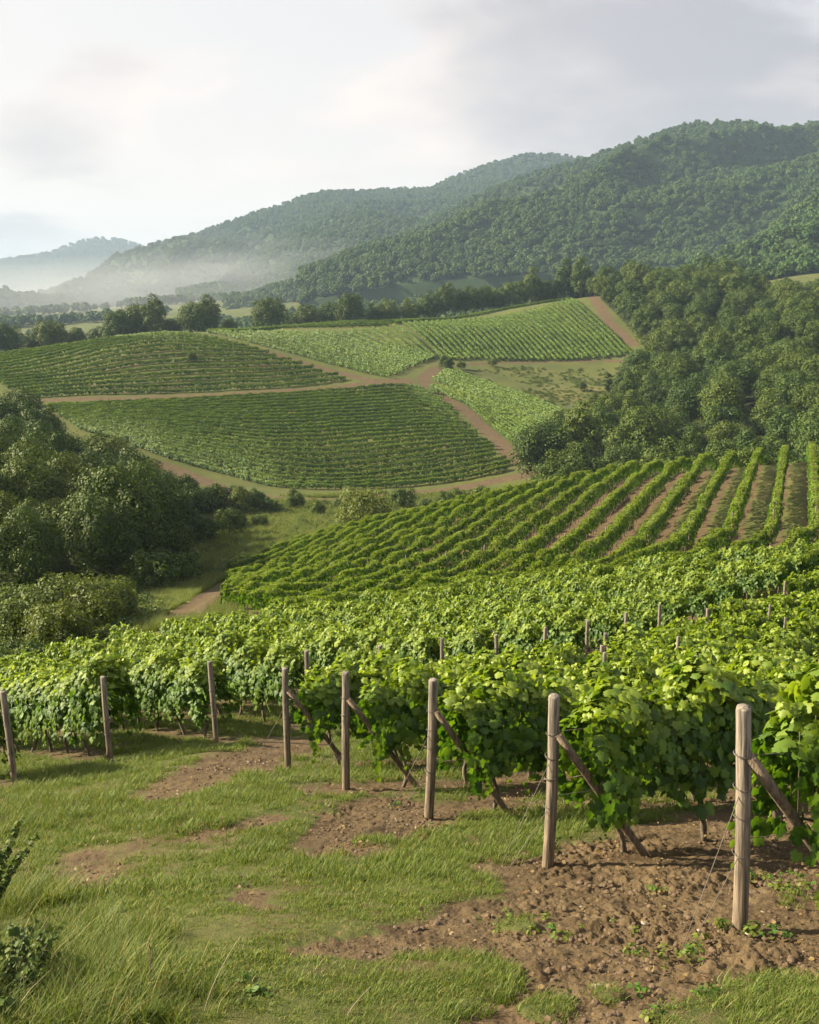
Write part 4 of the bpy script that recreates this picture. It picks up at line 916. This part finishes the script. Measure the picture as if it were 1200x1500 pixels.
G.append(tall(bankg, 9000, 1.2, 2.4, L7)); G.append(tall(hol2, 26000, 1.8, 3.6, L7))
scatter('grass', SHORT+MIDG+LONG, np.vstack(G), 'short green grass and longer tufts over the lane and headland')
print('grass', sum(len(a) for a in G))
# clods and small stones on bare soil
def rock(seed, flat=.6):
    g = np.random.default_rng(seed); me = bpy.data.meshes.new('clod'); import bmesh; bm = bmesh.new(); bmesh.ops.create_icosphere(bm, subdivisions=2, radius=1)
    for v in bm.verts:
        n = 0.75+0.5*float(vnoise(np.array([v.co.x*1.7+seed]), np.array([v.co.y*1.7+v.co.z*2.1]), seed)[0]); v.co = Vector((v.co.x*n, v.co.y*n*.85, v.co.z*n*flat))
    bm.to_mesh(me); bm.free(); return me
def soilmat(name, a, b):
    m, nt, o = newmat(name); c = mixc(nt, noise(nt, 3, 4, objpos(nt)), a, b); oi = nt.nodes.new('ShaderNodeObjectInfo')
    c = mixc(nt, mth(nt, 'MULTIPLY', oi.outputs['Random'], .5), c, mixc(nt, 1.0, c, (.6, .6, .6), 'MULTIPLY'))
    p = nt.nodes.new('ShaderNodeBsdfPrincipled'); nt.links.new(c, p.inputs['Base Color']); p.inputs['Roughness'].default_value = .95; nt.links.new(p.outputs[0], o.inputs[0]); return m
M_CLOD = soilmat('soil_clod', (.070, .045, .026), (.130, .088, .052)); M_STONE = soilmat('pale_stone', (.18, .14, .10), (.34, .29, .22))
CL = [rock(s) for s in range(5)]+[rock(9, .4)]
for k, me in enumerate(CL): me.materials.append(M_STONE if k == 5 else M_CLOD)
g = np.random.default_rng(5); n = 16000; a = np.radians(g.uniform(-24, 25, n)); r = np.sqrt(g.uniform(4.3**2, 17**2, n)); x = np.sin(a)*r; y = np.cos(a)*r; s = gsoil(x, y)
k = (s > .6) & (fbm(x/.6, y/.6, 3, 51) > -.05); x, y, r = x[k], y[k], r[k]; n = len(x)
scatter('soil_clods_rubble', CL, np.c_[x, y, H(x, y)+.005, g.uniform(0, 6.28, n), .006+.024*g.random(n)**3.0, np.where(g.random(n) < .06, 5, g.integers(0, 5, n))], 'crumbly brown soil clods and small pale stones')
def litter(seed, n=9):
    g = np.random.default_rng(seed); C = np.c_[g.normal(0, .09, (n, 2)), g.uniform(.004, .02, n)]; O = np.c_[g.normal(0, .5, (n, 2)), np.ones(n)]; T = g.normal(0, 1, (n, 3))
    V, Fc, k = leaves(C, O, T, g.uniform(.012, .04, n), 'oval'); return mk('litter', V, Fc, M_LIT, link=False)
M_LIT = leafmat('dead_leaf', (.06, .035, .016), (.10, .065, .03), (.16, .12, .055), .1, .2, .5)
LT = [litter(s) for s in range(5)]
g = np.random.default_rng(55); n = 1000; a = np.radians(g.uniform(-24, 25, n)); r = np.sqrt(g.uniform(4.3**2, 18**2, n)); x = np.sin(a)*r; y = np.cos(a)*r; k = gsoil(x, y) > .4; x, y = x[k], y[k]; n = len(x)
scatter('leaf_litter', LT, np.c_[x, y, H(x, y)+.035, g.uniform(0, 6.28, n), g.uniform(.6, 1.2, n), g.integers(0, 5, n)], 'dead leaves and straw bits littering the bare soil')
# broad-leaved weeds
def weed(seed, n=14, size=.036, spread=.07, h=.05):
    g = np.random.default_rng(seed); a = g.uniform(0, 6.28, n); t = g.random(n); C = np.c_[np.cos(a)*spread*t, np.sin(a)*spread*t, h*(1-t*.5)*g.uniform(.5, 1.2, n)]; O = np.c_[np.cos(a)*.4, np.sin(a)*.4, np.ones(n)]+g.normal(0, .2, (n, 3)); T = np.c_[np.cos(a), np.sin(a), g.normal(0, .3, n)]
    V, Fc, k = leaves(C, O, T, g.uniform(.6, 1.3, n)*size, 'oval'); return mk('weed', V, Fc, M_BUSHL if seed % 2 else M_VINE, attrs={'young_and_lit_top': np.zeros(len(V))}, link=False)
WD = [weed(s) for s in range(4)]
W = []
for q, a in enumerate([(750, 1352, .35, 16), (800, 1372, .15, 10), (965, 1305, .08, 5), (1110, 1365, .3, 26), (1000, 1400, .35, 24), (930, 1450, .5, 14), (860, 1360, .4, 5), (1150, 1300, .35, 50), (480, 1200, .2, 6), (580, 1185, .2, 6), (50, 1470, .5, 90), (170, 1480, .4, 40), (365, 1455, .15, 12), (880, 1210, .4, 30), (640, 1215, .3, 14), (200, 1110, .5, 30)]):
    g = np.random.default_rng(1500+q); c = at(a[0], a[1]); n = max(3, a[3]//2); th = g.uniform(0, 6.28, n); rr = a[2]*np.sqrt(g.random(n)); x = c[0]+rr*np.cos(th); y = c[1]+rr*np.sin(th)
    W.append(np.c_[x, y, H(x, y)+.02, g.uniform(0, 6.28, n), g.uniform(.4, 1.1, n), g.integers(0, 4, n)])
scatter('weeds', WD, np.vstack(W), 'small broad-leaved weeds sprouting from soil and verge')
# leafy bush at the lower left corner
def leafy_bush(p, rad, h, n, seed, label, leaf=.036):
    g = np.random.default_rng(seed); parts = []; Cs = []; z0 = float(H(*p))
    root = bpy.data.objects.new('leafy_bush', None); COL.objects.link(root); root.location = (p[0], p[1], z0); tag(root, label, 'bush', 'bushes in the near left corner')
    C = []; O = []; T = []; S = []
    for k in range(26):
        a = g.uniform(0, 6.28); l = rad*g.uniform(.4, 1); hh = h*g.uniform(.5, 1.1); t = np.linspace(0, 1, 6); P = np.c_[math.cos(a)*l*t**1.4, math.sin(a)*l*t**1.4, hh*t]; parts.append(tube(P, .006-.004*t, 4))
        m = n//26; q = g.uniform(.25, 1.02, m); c = np.c_[math.cos(a)*l*q**1.4, math.sin(a)*l*q**1.4, hh*q]; b = g.uniform(0, 6.28, m); d = np.c_[np.cos(b), np.sin(b), g.normal(0, .3, m)]
        C.append(c+d*leaf*.6); O.append(np.c_[np.cos(b)*.5, np.sin(b)*.5, np.ones(m)]+g.normal(0, .3, (m, 3))); T.append(d); S.append(g.uniform(.6, 1.3, m)*leaf)
    V, Fc = join(parts); mk('stems', V, Fc, M_BARK, root)
    V, Fc, k = leaves(np.vstack(C), np.vstack(O), np.vstack(T), np.concatenate(S), 'oval'); mk('foliage', V, Fc, M_TREE, root)
leafy_bush(at(-30, 1385), .5, .72, 4200, 1, 'leafy bush leaning in at the near left corner')
leafy_bush(at(10, 1500), .45, .45, 1500, 2, 'low leafy bush at the bottom left corner'); leafy_bush(at(45, 1470), .3, .35, 700, 3, 'small leafy bush among long grass at the lower left')
for k, (px, py, h, lb) in enumerate([(222, 1478, .42, 'dry brown seed stalk standing straight in the long grass'), (298, 1490, .5, 'bent pale dry stalk leaning over the short grass'), (505, 1492, .2, 'short bent dry stem at the bottom edge')]):
    p = at(px, py); t = np.linspace(0, 1, 9); ln = (0, .22, .15)[k]
    V, Q, T = tube(np.c_[ln*t**1.5, 0.05*t, h*t-.02], 0.0035-.002*t, 5); c = [(V, Q, T)]
    if k == 0:
        g = np.random.default_rng(3)
        for q in range(26):
            a = g.uniform(0, 6.28); z = h*g.uniform(.45, 1); P_ = np.array([[0, .04, z], [.008*math.cos(a), .04+.008*math.sin(a), z+.012]]); c.append(tube(P_, .003, 4))
    V, Fc = join(c); o = mk('dry_stalk', V, Fc, M_BRACE if k == 0 else M_STONE); o.location = (p[0], p[1], float(H(*p))); tag(o, lb, 'stalk')
# ------------------------------------------------------------------ haze and mist
def volmat(name, dens, col, an=0.0):
    m, nt, o = newmat(name); v = nt.nodes.new('ShaderNodeVolumePrincipled'); v.inputs['Density'].default_value = dens; v.inputs['Color'].default_value = (*col, 1); v.inputs['Anisotropy'].default_value = an
    nt.links.new(v.outputs[0], o.inputs['Volume']); return m
hb = 7600; z0_, z1_ = -75, 340
V = np.array([(x, y, z) for z in (z0_, z1_) for y in (-hb, hb) for x in (-hb, hb)], float)
hz = mk('haze', V, np.array([(0, 2, 3, 1), (4, 5, 7, 6), (0, 1, 5, 4), (2, 6, 7, 3), (0, 4, 6, 2), (1, 3, 7, 5)]), volmat('haze_air', 0.00012, (0.42, 0.56, 0.77))); tag(hz, 'thin pale haze over the valley', kind='stuff')
def mist(px, r, z, sx, sy, sz, dens, label):
    import bmesh
    me = bpy.data.meshes.new('mist_bank'); bm = bmesh.new(); bmesh.ops.create_icosphere(bm, subdivisions=4, radius=1)
    sd = int(px)
    for v in bm.verts:
        n = 1+0.35*float(fbm(np.array([v.co.x*1.6+sd]), np.array([v.co.y*1.6+v.co.z]), 3, sd)[0]); v.co *= n
    bm.to_mesh(me); bm.free(); me.materials.append(volmat('mist_air', dens, (0.62, 0.655, 0.70)))
    o = bpy.data.objects.new('mist_bank', me); COL.objects.link(o); p = pr(px, r); o.location = (p[0], p[1], z); o.scale = (sx, sy, sz); o.rotation_euler = (0, 0, R(-20)); tag(o, label, kind='stuff')
for (px, r, z, sx, sy, sz, dn) in [(170, 1950, -5, 560, 260, 60, .00030), (40, 2700, 0, 1000, 420, 80, .00025), (330, 1800, 25, 360, 170, 50, .00034), (490, 1660, 42, 260, 120, 42, .00040), (640, 1420, 45, 220, 90, 34, .00045), (820, 1250, 45, 220, 70, 26, .0004), (250, 2050, 40, 520, 200, 90, .00018), (620, 1150, 28, 200, 80, 24, .0003), (420, 1350, 5, 420, 150, 34, .00030), (150, 1250, -15, 420, 120, 26, .00030)]:
    for q, f in enumerate((1.0, .78, .56, .34)):
        mist(px+q*9, r, z, sx*f, sy*f, sz*f, dn*.8, 'pale morning mist lying at the foot of the mountains')
print('objects', len(bpy.data.objects))
